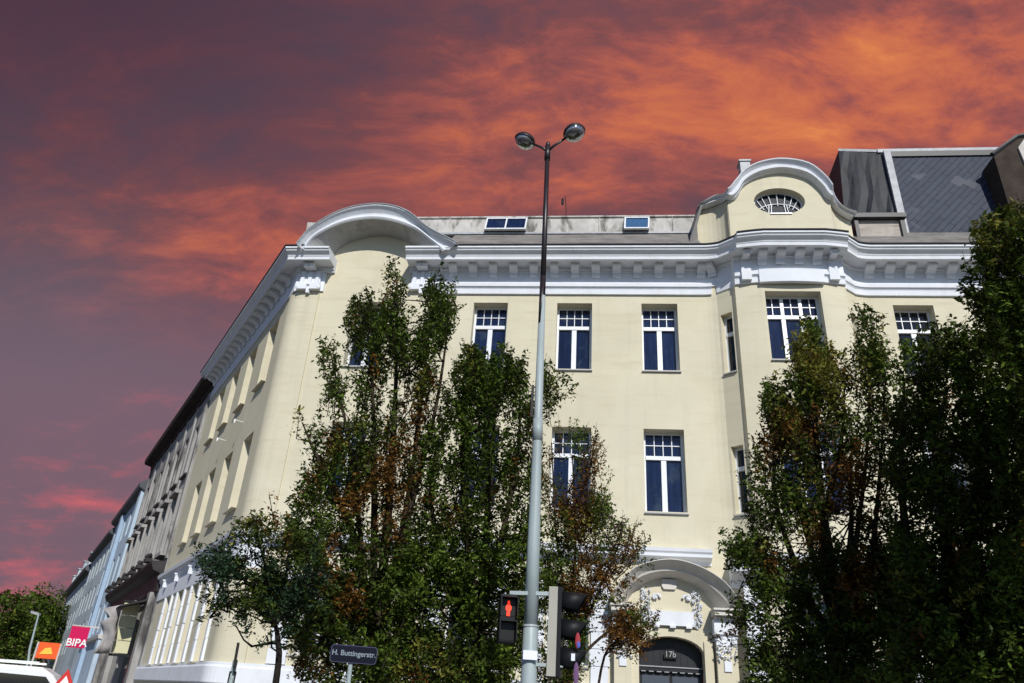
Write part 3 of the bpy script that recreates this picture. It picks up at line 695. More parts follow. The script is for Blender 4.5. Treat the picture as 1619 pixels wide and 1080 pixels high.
# ------------------------------------------------------------------ windows (prototype, then copies)
def window_mesh(w, h, kind):
    """local: x right, -y outwards, z up, origin bottom centre, face at y=0"""
    f = MB(); g_ = MB()
    def bar(x0, x1, z0, z1, y0=0., y1=.07): f.box((x0, y0, z0), (x1 - x0, 0, 0), (0, y1 - y0, 0), (0, 0, z1 - z0))
    W = w / 2; zt_ = h * .68
    bar(-W, -W + .07, 0, h); bar(W - .07, W, 0, h); bar(-W + .07, W - .07, 0, .08); bar(-W + .07, W - .07, h - .07, h)
    bar(-W + .07, W - .07, zt_ - .07, zt_ + .05, -.035, .07)
    if kind == 'win':
        bar(-.075, .075, .08, zt_ - .07, -.02, .07)
        f.add([(-.075, -.02, zt_ - .07), (.075, -.02, zt_ - .07), (0, -.02, zt_ - .03), (-.075, -.04, zt_ - .07), (.075, -.04, zt_ - .07), (0, -.04, zt_ - .02)], [(3, 4, 5), (0, 3, 5, 2), (1, 2, 5, 4)])
        xs = [-W + .07 + (w - .14) * k / 4 for k in (1, 2, 3)]; zs_ = [zt_ + .05 + (h - .07 - zt_ - .05) * .5]
    elif kind == 'tri':
        for x in (-w / 6, w / 6): bar(x - .06, x + .06, .08, zt_ - .07, -.02, .07); bar(x - .05, x + .05, zt_ + .05, h - .07, -.01, .07)
        xs = [-w / 3 - .01, 0, w / 3 + .01]; zs_ = [zt_ + .05 + (h - .07 - zt_ - .05) * .5]
    else:
        xs = []; zs_ = []
    for x in xs: bar(x - .012, x + .012, zt_ + .05, h - .07, .01, .05)
    for z in zs_: bar(-W + .07, W - .07, z - .012, z + .012, .012, .048)
    bar(-W - .0, W + .0, -.0, .03, -.05, 0)
    g_.box((-W + .03, .045, .03), (w - .06, 0, 0), (0, .012, 0), (0, 0, h - .06))
    return f, g_
protos = {}
def place_window(P, r, o, w, h, kind, rev, sill_d, sillmat='sill', pane='pane'):
    key = (round(w, 2), round(h, 2), kind, sill_d, sillmat, pane)
    if key not in protos:
        f, g_ = window_mesh(w, h, kind)
        fo = f.build('window', 'frame'); po = g_.build('pane', pane); po.parent = fo
        s = MB(); s.box((-w / 2 - .03, -rev - sill_d, -.075), (w + .06, 0, 0), (0, sill_d + rev * .15, 0), (0, 0, .03)); s.box((-w / 2 + .002, -rev * .85, -.06), (w - .004, 0, 0), (0, rev * .84, 0), (0, 0, .055))
        sob = s.build('sill', sillmat); sob.parent = fo
        protos[key] = fo; ob = fo
    else: ob = copy_tree(protos[key])
    ob.parent = house; ob.location = Vector(P - o * rev - C0); ob.rotation_euler = (0, 0, math.atan2(r[1], r[0]))
for P, r_, o_, w_, h_, kd in OPEN:
    if kd == 'door': continue
    is_side = abs(o_ @ N2) > .98
    rev = .22 if kd == 'nar' else REV
    place_window(P, r_, o_, w_, h_, kd, rev, .14 if is_side else .07, 'creamsill' if is_side else 'sill', 'panedark' if (kd == 'nar' or P[2] < 4 or P[0] > 11) else 'pane')

# ------------------------------------------------------------------ lower trim
b = MB(); sweep(b, 0, IDX_U0, [(.05, 1.72), (.13, 1.72), (.16, 1.76), (.16, 2.15), (.13, 2.2), (.13, 2.26), (.002, 2.28)], closed=False)
cp = [PATH[IDX_U0], (FP(11.0), NV, 'x')]; sweep(b, 0, 1, [(.05, 1.72), (.13, 1.72), (.16, 1.76), (.16, 2.15), (.13, 2.2), (.13, 2.26), (.002, 2.28)], closed=False, path=cp)
b.build('plinth_band', 'white', house)
b = MB(); sweep(b, 0, IDX_U0, [(.09, 0.1), (.09, 1.73)], closed=False); sweep(b, 0, 1, [(.09, 0.1), (.09, 1.73)], closed=False, path=cp); b.build('plinth', 'cream', house)
b = MB(); sp_ = PATH[:IDX_U0 + 1] + [(FP(.9), NV, 'x')]
sweep(b, 0, len(sp_) - 1, [(.002, 4.78), (.05, 4.78), (.055, 5.45), (.12, 5.5), (.14, 5.62), (.24, 5.68), (.26, 5.80), (.002, 5.86)], path=sp_); b.build('fascia', 'white', house)
b = MB(); cp = [(FP(.92), NV, 'x'), (FP(13.5), NV, 'x')]
sweep(b, 0, 1, [(.002, 5.38), (.05, 5.38), (.06, 5.46), (.22, 5.52), (.30, 5.55), (.31, 5.63), (.36, 5.68), (.38, 5.76), (.002, 5.84)], path=cp); b.build('string_course', 'white', house)
b = MB(); cp = [(FP(u, d_at(u)), NV, 'x') for u in (13.95, 14.2, 14.4, 14.55)] + PATH[IDX_BAYL:IDX_BAYR + 1] + [(FP(u, d_at(u)), NV, 'x') for u in (18.1, 18.3, 18.6, 28)]
sweep(b, 0, len(cp) - 1, [(.002, 4.8), (.1, 4.82), (.14, 4.98), (.45, 5.1), (.72, 5.16), (.74, 5.32), (.80, 5.36), (.82, 5.5), (.002, 5.56)], path=cp); b.build('bay_cornice', 'white', house)
# rusticated white strips
def quoin(u0, u1, d, z0, z1, F=FP, step=.42):
    q = MB(); z = z0; k_ = 0
    while z < z1 - .1:
        ex = .0 if k_ % 2 else .035
        q.fbox(u0 - ex, u1 + ex, d + .002, d + .075, z, min(z + step - .03, z1), F=F); z += step; k_ += 1
    q.fbox(u0 + .02, u1 - .02, d + .001, d + .05, z0, z1, F=F)
    q.build('quoin_strip', 'white', house)
for s in side_c:
    quoin(s - .82, s - .64, 0, 2.3, 4.76, SP, .62); quoin(s + .64, s + .82, 0, 2.3, 4.76, SP, .62)
quoin(1.55, 2.02, 0, 2.3, 4.9); quoin(3.45, 3.9, 0, 2.3, 4.9); quoin(5.75, 6.2, 0, 2.3, 5.3); quoin(7.5, 7.95, 0, 2.3, 5.3)
quoin(8.55, 8.98, 0, 2.3, 5.3); quoin(10.26, 10.72, 0, .2, 5.3); quoin(14.2, 14.62, .66, .2, 4.8); quoin(17.95, 18.35, .66, .2, 4.8)
for s in (1.1, 3.55, 6.25, 8.9, 11.5):
    q = MB(); q.fbox(s - .05, s + .05, .06, .2, 5.2, 5.44, F=SP); q.fbox(s - .07, s + .07, .06, .24, 5.44, 5.5, F=SP); q.build('console', 'white', house)

# ------------------------------------------------------------------ portal
po = MB()
def arc_pts(cx, z0, hw_, hh, n=16): return [(cx + hw_ * math.cos(math.pi * (1 - i / n)), z0 + hh * math.sin(math.pi * (1 - i / n))) for i in range(n + 1)]
# hood
hi = catmull([(11.15, 4.18), (11.35, 4.55), (11.75, 4.88), (12.35, 5.0), (12.95, 4.88), (13.35, 4.58), (13.6, 4.18)], 4)
hl = catmull([(10.95, 4.22), (11.2, 4.62), (11.62, 5.0), (12.35, 5.16), (13.05, 5.02), (13.55, 4.66), (13.98, 4.2)], 4)
ho = catmull([(10.75, 4.36), (11.12, 4.86), (11.55, 5.2), (12.35, 5.38), (13.1, 5.22), (13.72, 4.84), (14.12, 4.28)], 4)
rows = [[FP(p[0], .0, p[1]) for p in hi], [FP(p[0], .46, p[1] - .02) for p in hl], [FP(p[0], .48, p[1] + .035) for p in hl],
        [FP(a[0] * .5 + b_[0] * .5, .58, a[1] * .5 + b_[1] * .5 + .01) for a, b_ in zip(hl, ho)], [FP(p[0], .76, p[1]) for p in ho], [FP(p[0], .76, p[1] + .025) for p in ho], [FP(p[0], 0, p[1] + .12) for p in ho]]
k = len(hi); po.add([p for r_ in rows for p in r_], [(i * k + j, i * k + j + 1, (i + 1) * k + j + 1, (i + 1) * k + j) for i in range(len(rows) - 1) for j in range(k - 1)])
for ua, ub in ((10.78, 11.32), (13.42, 14.1)):
    po.fbox(ua, ub, .0, .62, 4.06, 4.18); po.fbox(ua + .05, ub - .05, .0, .5, 3.98, 4.06); po.fbox(ua - .03, ub + .03, 0, .68, 4.18, 4.23)
po.poly_prism([FP(12.2, .002, 4.72), FP(12.5, .002, 4.72), FP(12.55, .002, 4.80), FP(12.55, .002, 4.98), FP(12.15, .002, 4.98), FP(12.15, .002, 4.80)], NV * .07)
po.build('portal_hood', 'hood', house)
for ua, ub in ((10.86, 11.3), (13.46, 13.98)):
    pk = MB()
    pk.fbox(ua, ub, .001, .30, .14, 3.36, 0); pk.fbox(ua - .04, ub + .04, .0, .40, 3.62, 3.98, 1); pk.fbox(ua, ub, .0, .34, 3.36, 3.62, 1)
    for j in range(90):
        a, c = rng.uniform(ua, ub), rng.uniform(2.95, 3.75); sz_ = rng.uniform(.012, .032); an_ = rng.uniform(0, 3.1)
        pk.ell(FP(a, .345, c), (EV * math.cos(an_) + Z * math.sin(an_)) * sz_ * 1.8, NV * .04, (Z * math.cos(an_) - EV * math.sin(an_)) * sz_ * .8, 7, 5, 1)
    pk.fbox((ua + ub) / 2 - .09, (ua + ub) / 2 + .09, .3, .34, 2.75, 3.0, 1)
    pk.build('portal_pilaster', ['cream', 'white'], house)
for ua, ub in ((11.3, 11.5), (13.18, 13.4)):
    pk = MB(); pk.fbox(ua, ub, .0, .12, .14, 3.45); pk.build('door_jamb', 'cream', house)
pp = MB(); pp.fbox(11.8, 12.96, .002, .10, 3.80, 4.16)
for cu in (11.72, 13.05):
    for j in range(100):
        an_ = rng.uniform(0, 3.1); sz_ = rng.uniform(.012, .03)
        pp.ell(FP(cu + rng.uniform(-.13, .13), .07, 3.76 + j * .0095), (EV * math.cos(an_) + Z * math.sin(an_)) * sz_ * 1.7, NV * .05, (Z * math.cos(an_) - EV * math.sin(an_)) * sz_ * .8, 7, 5)
for cu, sgn in ((11.98, 1), (12.82, -1)):
    sp = [FP(cu + sgn * (.13 - t * .012) * math.cos(t * .6), .06, 4.50 + (.11 - t * .010) * math.sin(t * .6)) for t in range(10)]; pp.tube(sp, .035, 6)
    pp.ell(FP(cu, .06, 4.5), EV * .05, NV * .05, Z * .05, 8, 5)
for j in range(3): pp.fbox(11.9 + j * .42, 12.05 + j * .42, .1, .18, 3.74, 3.80)
pp.build('portal_ornament', 'white', house)
# arched door head infill and door
ah = MB(); aa = arc_pts((DOORU0 + DOORU1) / 2, 3.12, (DOORU1 - DOORU0) / 2, .42, 14)
for (u0, z0), (u1, z1) in zip(aa, aa[1:]):
    ah.quad(FP(u0, .06, z0), FP(u1, .06, z1), FP(u1, .06, DOORZ + .1), FP(u0, .06, DOORZ + .1)); ah.quad(FP(u0, .06, z0), FP(u0, -.34, z0), FP(u1, -.34, z1), FP(u1, .06, z1))
ah.build('door_arch', 'cream', house)
dr_ = MB(); dr_.fbox(DOORU0, DOORU1, -.42, -.36, .14, DOORZ)
for i in range(9): dr_.fbox(DOORU0 + .07 + i * .175, DOORU0 + .085 + i * .175, -.36, -.345, 2.82, 3.6)
dr_.fbox(DOORU0, DOORU1, -.36, -.27, 2.70, 2.80)
door = dr_.build('door', 'darkpaint', house)
dd = MB(); dd.fbox(DOORU0 + .1, 12.3, -.36, -.33, .3, 2.6); dd.fbox(12.38, DOORU1 - .1, -.36, -.33, .3, 2.6)
for a, c in ((11.66, 12.24), (12.44, 13.02)): dd.fbox(a, c, -.33, -.31, 1.3, 2.45)
dd.build('door_leaf', 'doorblue', door)
dt = MB(); dt.fbox(DOORU0 + .02, DOORU1 - .02, -.30, -.24, 2.80, 2.825)
for i in range(8): dt.fbox(DOORU0 + .08 + i * .2, DOORU0 + .2 + i * .2, -.27, -.24, 2.68, 2.70)
dt.build('door_moulding', 'number', door)
npn = MB(); npn.poly_prism([FP(12.18, -.30, 3.02), FP(12.52, -.30, 3.02), FP(12.52, -.30, 3.14), FP(12.46, -.30, 3.24), FP(12.24, -.30, 3.24), FP(12.18, -.30, 3.14)], NV * .03)
npo = npn.build('number_plate', 'blackmatt', door)
text_mesh('house_number', '17b', .20, .004, 'number', door, FP(12.35, -.262, 3.12), EV, Z, NV)
mbx = MB(); mbx.fbox(13.55, 13.95, .3, .34, 2.15, 2.45); mbx.build('intercom_panel', 'blackmatt', house)

# small things on the facade: flood-light brackets on the side wall
for s, z in ((3.7, 10.25), (6.4, 10.25)):
    q = MB(); q.tube([SP(s, 0, z), SP(s, .28, z + .02)], .012, 6); q.ell(SP(s, .3, z - .03), N2 * .035, E2 * .035, Z * .09, 8, 6)
    tag(q.build('wall_lamp', 'pure'), 'small white wall lamp between window rows on side wall, ' + ('nearer the corner' if s < 5 else 'farther from the corner'), 'wall lamp', 'wall lamps on the side wall')

# antenna on the roof
an = root('roof_antenna', 'thin dark antenna rod standing on the attic roof', 'antenna', tuple(FP(9.2, -1.3, 17.76)))
q = MB(); q.tube([FP(9.2, -1.3, 17.76), FP(9.17, -1.3, 18.6), FP(9.12, -1.3, 19.0)], .016, 6); q.build('rod', 'poledark', an)
q = MB(); q.tube([FP(9.04, -1.3, 18.60), FP(9.04, -1.3, 18.85)], .05, 8); q.build('receiver', 'poledark', an)

# ------------------------------------------------------------------ houses down the side street
def prism_house(name, label, s0, s1, d, h, depth, matn, openings, parts=None, group='houses down the side street'):
    """one row house on the side street with real window recesses"""
    rt = root(name, label, 'house', tuple(SP(s0)), group); m = MB()
    xs = sorted({s0, s1, *[x for o in openings for x in o[:2]]}); zs = sorted({0, h, *[z for o in openings for z in o[2:4]]})
    for a, b in zip(xs, xs[1:]):
        for za, zb in zip(zs, zs[1:]):
            if any(o[0] < (a + b) / 2 < o[1] and o[2] < (za + zb) / 2 < o[3] for o in openings): continue
            m.quad(SP(a, d, za), SP(a, d, zb), SP(b, d, zb), SP(b, d, za))
    for a, b, za, zb in openings:
        q = -.3
        m.quad(SP(a, d, za), SP(a, d + q, za), SP(a, d + q, zb), SP(a, d, zb)); m.quad(SP(b, d, za), SP(b, d, zb), SP(b, d + q, zb), SP(b, d + q, za))
        m.quad(SP(a, d, zb), SP(a, d + q, zb), SP(b, d + q, zb), SP(b, d, zb)); m.quad(SP(a, d, za), SP(b, d, za), SP(b, d + q, za), SP(a, d + q, za))
    m.quad(SP(s0, d, 0), SP(s0, d - depth, 0), SP(s0, d - depth, h), SP(s0, d, h)); m.quad(SP(s1, d, 0), SP(s1, d, h), SP(s1, d - depth, h), SP(s1, d - depth, 0))
    m.quad(SP(s0, d, h), SP(s0, d - depth, h), SP(s1, d - depth, h), SP(s1, d, h))
    m.build('wall', matn, rt)
    for a, b, za, zb in openings:
        f = MB(); F = lambda s, dd, z: SP(s, dd, z)
        f.fbox(a, a + .08, d - .28, d - .2, za, zb, F=F); f.fbox(b - .08, b, d - .28, d - .2, za, zb, F=F); f.fbox((a + b) / 2 - .06, (a + b) / 2 + .06, d - .28, d - .2, za, zb, F=F)
        f.fbox(a + .08, b - .08, d - .28, d - .2, zb - .08, zb, F=F); f.fbox(a + .08, b - .08, d - .28, d - .2, za, za + .08, F=F)
        fo = f.build('window', 'palestone', rt)
        g_ = MB(); g_.fbox(a, b, d - .3, d - .27, za, zb, F=F); g_.build('pane', 'panedark', fo)
    return rt
def grid(s0, s1, n, w, rows):
    o = []
    for i in range(n):
        c = s0 + (s1 - s0) * (i + .5) / n
        for za, zb in rows: o.append((c - w / 2, c + w / 2, za, zb))
    return o
# dark weathered house
g1 = prism_house('row_house', 'stained grey house with dark overhanging eave beside the cream house', 13.2, 31.2, .05, 14.7, 11, 'stainedgrey', grid(13.2, 31.2, 7, 1.35, [(10.7, 13.1), (7.0, 9.4)]))
q = MB()
prf = [(0, 14.45), (.12, 14.5), (.15, 14.75), (.58, 14.85), (.62, 15.1), (.6, 15.22), (-.5, 15.5), (-.5, 14.6)]
pa = [(SP(31.4), N2, ''), (SP(12.75), N2, '')]; sweep(q, 0, 1, prf, path=pa); q.build('eave', 'darkcornice', g1)
for i in range(7):
    c = 13.2 + 18 * (i + .5) / 7
    q = MB(); q.fbox(c - .8, c + .8, .05, .42, 9.55, 9.72, F=SP); q.fbox(c - .78, c - .62, .05, .22, 6.9, 9.55, F=SP); q.fbox(c + .62, c + .78, .05, .22, 6.9, 9.55, F=SP); q.fbox(c - .85, c + .85, .05, .35, 6.75, 6.92, F=SP)
    q.build('window_surround', 'stainedgrey', g1)
    q = MB(); q.fbox(c - .7, c + .7, .05, .2, 10.46, 10.55, F=SP); q.build('window_ledge', 'shopdark', g1)
    q = MB(); q.fbox(c - .35, c + .35, .52, .8, 6.46, 6.62, F=SP)
    for j in range(9): q.ell(SP(c - .3 + j * .075, .66 + rng.uniform(-.08, .08), 6.68 + rng.uniform(-.02, .08)), E2 * .09, N2 * .09, Z * .1, 6, 4)
    q.build('flower_box', 'shopdark', g1)
for i in range(8):
    c = 13.4 + 17.6 * i / 7
    q = MB(); q.fbox(c - .22, c + .22, .05, .12, 6.6, 14.4, F=SP); q.build('lesene', 'stainedgrey', g1)
q = MB(); pa = [(SP(31.3), N2, ''), (SP(13.25), N2, '')]
sweep(q, 0, 1, [(.05, 5.2), (.16, 5.2), (.2, 5.95), (.5, 6.05), (.62, 6.3), (.62, 6.42), (.05, 6.46)], path=pa); q.build('shop_fascia', 'shopdark', g1)
q = MB(); q.poly_prism([SP(14.0, .1, 5.0), SP(14.0, 1.3, 4.55), SP(14.0, 1.3, 4.5), SP(14.0, .1, 4.9)], E2 * 4.0); q.build('awning', 'shopdark', g1)
for c in (14.2, 19.0, 23.5, 28):
    q = MB(); q.fbox(c - .35, c + .35, .05, .3, .14, 5.2, F=SP); q.build('shop_pier', 'stainedgrey', g1)
q = MB()
for a, c in ((14.6, 18.6), (19.4, 23.1), (23.9, 27.6), (28.4, 31.0)): q.fbox(a, c, .04, .08, .6, 4.6, F=SP)
q.build('shop_window', 'panedark', g1)
# light box and grey banner hanging out
lbx = root('light_box_sign', 'pale yellow stacked light box sign hanging from the dark shop front', 'sign', tuple(SP(15.6, .1, 3.2)))
q = MB()
for i in range(4): q.fbox(15.6, 15.78, .35, 1.0, 2.75 + i * .52, 3.24 + i * .52, F=SP)
q.build('panel', 'ltyellow', lbx)
q = MB(); q.fbox(15.64, 15.74, .1, 1.05, 4.84, 4.92, F=SP); q.build('bracket', 'blackmatt', lbx)
q = MB(); q.fbox(15.64, 15.74, .1, 1.05, 2.62, 2.72, F=SP); q.build('bracket', 'blackmatt', lbx)
q = MB(); vs = []
for i in range(9):
    for j in range(5):
        f, g_ = i / 8, j / 4; vs.append(SP(15.3 + .25 * math.sin(f * 7 + g_ * 3), 1.08 + g_ * (.75 - .35 * abs(math.sin(f * 6))), 4.7 - f * 2.0 - .25 * g_ * math.cos(f * 5)))
q.add(vs, [(i * 5 + j, (i + 1) * 5 + j, (i + 1) * 5 + j + 1, i * 5 + j + 1) for i in range(8) for j in range(4)])
clo = q.build('hanging_banner', 'cloth', smooth=True); md_ = clo.modifiers.new('th', 'SOLIDIFY'); md_.thickness = .015
tag(clo, 'crumpled grey cloth banner hanging beside the pale yellow light box', 'banner')
# pale blue house
g2 = prism_house('row_house', 'pale blue house beyond the stained one, with a blue corner strip', 31.3, 47, .1, 13.4, 12, 'paleblue', grid(31.5, 47, 5, 1.15, [(10.9, 12.6), (7.6, 9.6), (4.5, 6.4)]))
q = MB(); pa = [(SP(47.1), N2, ''), (SP(31.2), N2, '')]
sweep(q, 0, 1, [(.1, 13.1), (.5, 13.3), (.55, 13.55), (-1.6, 15.1), (-3, 15.2), (-3, 13.2)], path=pa); q.build('roof', 'darkroof', g2)
q = MB(); q.fbox(31.4, 32.6, .1, .3, 0, 13.3, F=SP); q.build('corner_strip', 'paleblue', g2)
q = MB(); q.fbox(40.5, 41.6, .1, .35, 0, 13.0, F=SP); q.build('stair_strip', 'bluestrip', g2)
q = MB(); pa = [(SP(47), N2, ''), (SP(31.3), N2, '')]; sweep(q, 0, 1, [(.1, 3.9), (.35, 3.95), (.4, 4.15), (.1, 4.2)], path=pa); q.build('string_course', 'palestone', g2)
for dz in (15.1,):
    q = MB(); q.fbox(36, 38, -2.6, -.6, 13.6, 15.5, F=SP); q.build('dormer', 'paleblue', g2)
# blue-grey houses
g3 = prism_house('row_house', 'blue-grey house with sloping sheet roof beyond the pale blue one', 47.1, 66, .0, 12.6, 12, 'bluegrey', grid(47.1, 66, 6, 1.15, [(10.1, 11.8), (7.0, 8.9), (4.3, 6.0)]))
q = MB(); pa = [(SP(66.2), N2, ''), (SP(46.9), N2, '')]; sweep(q, 0, 1, [(0, 12.4), (.45, 12.6), (.5, 12.8), (-1.8, 14.9), (-3, 14.9), (-3, 12.5)], path=pa); q.build('roof', 'darkroof', g3)
g4 = prism_house('row_house', 'last pale grey house at the far end of the row', 66.3, 100, -.1, 11.8, 12, 'bluegrey', grid(66.3, 100, 9, 1.2, [(9.2, 11.0), (6.4, 8.2), (3.8, 5.4)]))
q = MB(); pa = [(SP(100.2), N2, ''), (SP(66.1), N2, '')]; sweep(q, 0, 1, [(-.1, 11.5), (.4, 11.7), (.5, 12.0), (-2.2, 14.2), (-4, 14.2), (-4, 11.6)], path=pa); q.build('roof', 'darkroof', g4)
for s in (70, 78, 86, 94):
    q = MB(); q.fbox(s, s + 1.5, -2.3, .1, 12.1, 13.9, F=SP); q.fbox(s - .1, s + 1.6, -2.4, .2, 13.9, 14.0, F=SP); q.build('dormer', 'bluegrey', g4)

# pink shop banner with white lettering, orange banner
pb = root('pink_banner', 'bright pink projecting shop banner with white lettering on the pale blue house', 'banner', tuple(at(120, 1015, 40)))
def facing(x0, y0, x1, y1, dist):
    """upright rectangle facing down the street; returns corner, right and up"""
    a = at(x0, y1, dist); b = at(x1, y1, dist); r_ = b - a; r_[2] = 0; t = at(x0, y0, dist); return a, r_, np.array([0, 0, t[2] - a[2]])
a, rr, uu = facing(104, 988, 134, 1023, 40); nr = rr / np.linalg.norm(rr); nn_ = np.cross(nr, Z)
q = MB(); q.box(a, rr, nn_ * -.06, uu); q.build('cloth', 'pink', pb)
text_mesh('lettering', 'BIPA', .42, .01, 'pure', pb, a + rr * .5 + uu * .22 + nn_ * .02, nr, Z, nn_, bold=True)
q = MB(); q.box(a + uu - Z * .02, rr * 1.5, nn_ * -.05, Z * .06); q.build('arm', 'palestone', pb)
ob_ = root('orange_banner', 'orange banner with yellow print under the trees beside the far lamp', 'banner', tuple(at(72, 1030, 46)))
a, rr, uu = facing(54, 1014, 90, 1040, 46); nr = rr / np.linalg.norm(rr); nn_ = np.cross(nr, Z)
q = MB(); q.box(a, rr, nn_ * -.06, uu); q.build('cloth', 'orange', ob_)
q = MB(); q.poly_prism([a + rr * .15 + uu * .25 + nn_ * .01, a + rr * .75 + uu * .3 + nn_ * .01, a + rr * .6 + uu * .7 + nn_ * .01, a + rr * .35 + uu * .65 + nn_ * .01], nn_ * .01); q.build('print', 'yellow', ob_)
q = MB(); q.tube([(a - rr * .02) * [1, 1, 0] + Z * .0, a - rr * .02 + uu], .05, 6); q.tube([(a + rr * 1.02) * [1, 1, 0], a + rr * 1.02 + uu], .05, 6); q.build('pole', 'palestone', ob_)

# far street lamp
b0_ = at(40, 1060, 60) * [1, 1, 0]; tp_ = at(61, 972, 60)
fl_ = root('street_lamp', 'slim grey street lamp with flat head in front of the far trees', 'street lamp', tuple(b0_))
q = MB(); q.tube([b0_, b0_ * [1, 1, 0] + Z * 2.5, tp_ * [1, 1, 0] * .5 + b0_ * .5 + Z * tp_[2] * .6, tp_], [.09, .08, .07, .05], 8); q.build('pole', 'polegrey', fl_)
hd = at(49, 968, 60); dv = hd - tp_; q = MB(); q.box(tp_ - Z * .05, dv * 1.05, (0, .25, 0), Z * .14); q.build('lamp_head', 'lead', fl_)

# traffic triangle
tri = root('warning_sign', 'white warning triangle with red border and two black strokes beside the white van', 'traffic sign', tuple(at(101, 1082, 15) * [1, 1, 0]))
ce = at(98, 1094, 15); rr = np.array([.96, .28, 0]); rr /= np.linalg.norm(rr); nn_ = np.array([rr[1], -rr[0], 0])
def T3(x, z, d=0): return ce + rr * x * .92 + Z * z * .92 + nn_ * d
q = MB(); q.poly_prism([T3(-.33, -.2), T3(.33, -.2), T3(0, .37)], nn_ * .02); q.build('border', 'signred', tri)
q = MB(); q.poly_prism([T3(-.235, -.145, .022), T3(.235, -.145, .022), T3(0, .26, .022)], nn_ * .004); q.build('face', 'pure', tri)
q = MB()
for sx in (-1, 1): q.poly_prism([T3(sx * .03 - .012, .08, .028), T3(sx * .03 + .012, .08, .028), T3(sx * .055 + .015, -.02, .028), T3(sx * .06 + .015, -.12, .028), T3(sx * .06 - .015, -.12, .028), T3(sx * .055 - .015, -.02, .028)], nn_ * .003)
q.build('symbol', 'blackmatt', tri)
q = MB(); q.tube([T3(0, 0, -.03) * [1, 1, 0], T3(0, .2, -.03)], .03, 8); q.build('post', 'polegrey', tri)

# white van
vp = at(40, 1060, 20) * [1, 1, 0]; vx = np.array([.92, .39, 0]); vx /= np.linalg.norm(vx); vy = np.array([-vx[1], vx[0], 0])
van = root('parked_van', 'white van with dark side windows parked at the left kerb', 'van', tuple(vp))
def V(x, y, z): return vp + vx * x + vy * y + Z * z
q = MB(); prof = [(-3.2, .35), (1.75, .35), (1.8, .8), (1.55, 1.05), (1.0, 1.15), (.55, 1.66), (.3, 1.80), (-3.1, 1.84), (-3.25, 1.55)]
q.poly_prism([V(x, 0, z) for x, z in prof], vy * 1.8); vb = q.build('body', 'vanwhite', van)
bm_ = vb.modifiers.new('b', 'BEVEL'); bm_.width = .06; bm_.segments = 3
q = MB(); q.poly_prism([V(-1.0, -.012, 1.2), V(.82, -.012, 1.2), V(.42, -.012, 1.62), V(-1.0, -.012, 1.66)], vy * .01); q.poly_prism([V(-2.9, -.012, 1.2), V(-1.12, -.012, 1.2), V(-1.12, -.012, 1.66), V(-2.9, -.012, 1.66)], vy * .01); q.build('side_window', 'glassdark', van)
for x in (-2.4, 1.0):
    q = MB(); q.tube([V(x, -.02, .33), V(x, .2, .33)], .33, 20); wo = q.build('wheel', 'tyre', van)
    q = MB(); q.tube([V(x, -.035, .33), V(x, .0, .33)], .19, 16); q.build('rim', 'lead', wo)
q = MB(); q.fbox(-2.9, .2, .1, .14, 1.86, 1.9, F=V); q.fbox(-2.9, .2, 1.6, 1.64, 1.86, 1.9, F=V); q.build('roof_rail', 'vanwhite', van)

# black edge-on sign
eb = at(365, 1080, 12) * [1, 1, 0]
es = root('edge_on_sign', 'black sign plate seen edge-on on its post before the white plinth', 'sign', tuple(eb))
t_, b_ = at(377, 1016, 12), at(370, 1055, 12)
q = MB(); dirn = np.array([t_[0], t_[1], 0]) / np.hypot(t_[0], t_[1]); sw = np.cross(dirn, Z)
q.poly_prism([b_ - sw * .02, b_ + sw * .02, t_ + sw * .02, t_ - sw * .02], dirn * .45); q.build('plate', 'blackmatt', es)
q = MB(); q.tube([eb, b_ + dirn * .2 + Z * .1], .035, 10); q.build('post', 'polegrey', es)
q = MB(); q.tube([b_ + dirn * .2 - Z * .32, b_ + dirn * .2 - Z * .05], .05, 10); q.build('clamp', 'blackmatt', es)

# ------------------------------------------------------------------ twin-arm street lamp with traffic signals
pb0 = np.array([.43, 8.5, 0]); pt0 = at(866, 235, 8.5)
mast = root('twin_arm_street_lamp', 'tall tapered lamp mast with two round lamp heads, dark top and pale grey base', 'street lamp', tuple(pb0))
def onm(z): return pb0 + (pt0 - pb0) * (z / pt0[2])
def mrad(z): return .098 - .0065 * z
zsp = 6.55
q = MB(); q.tube([onm(0), onm(1.0), onm(1.8), onm(2.42), onm(2.425)], [.098, .092, .087, .082, .079], 20); q.tube([onm(2.425), onm(3.3), onm(4.7), onm(zsp)], [.078, .072, .055, .041], 20); q.tube([onm(4.52), onm(4.80)], [.063, .061], 20); q.build('lower_pole', 'polegrey', mast, smooth=True)
q = MB(); q.tube([onm(zsp), onm(pt0[2])], [.038, .034], 16); 
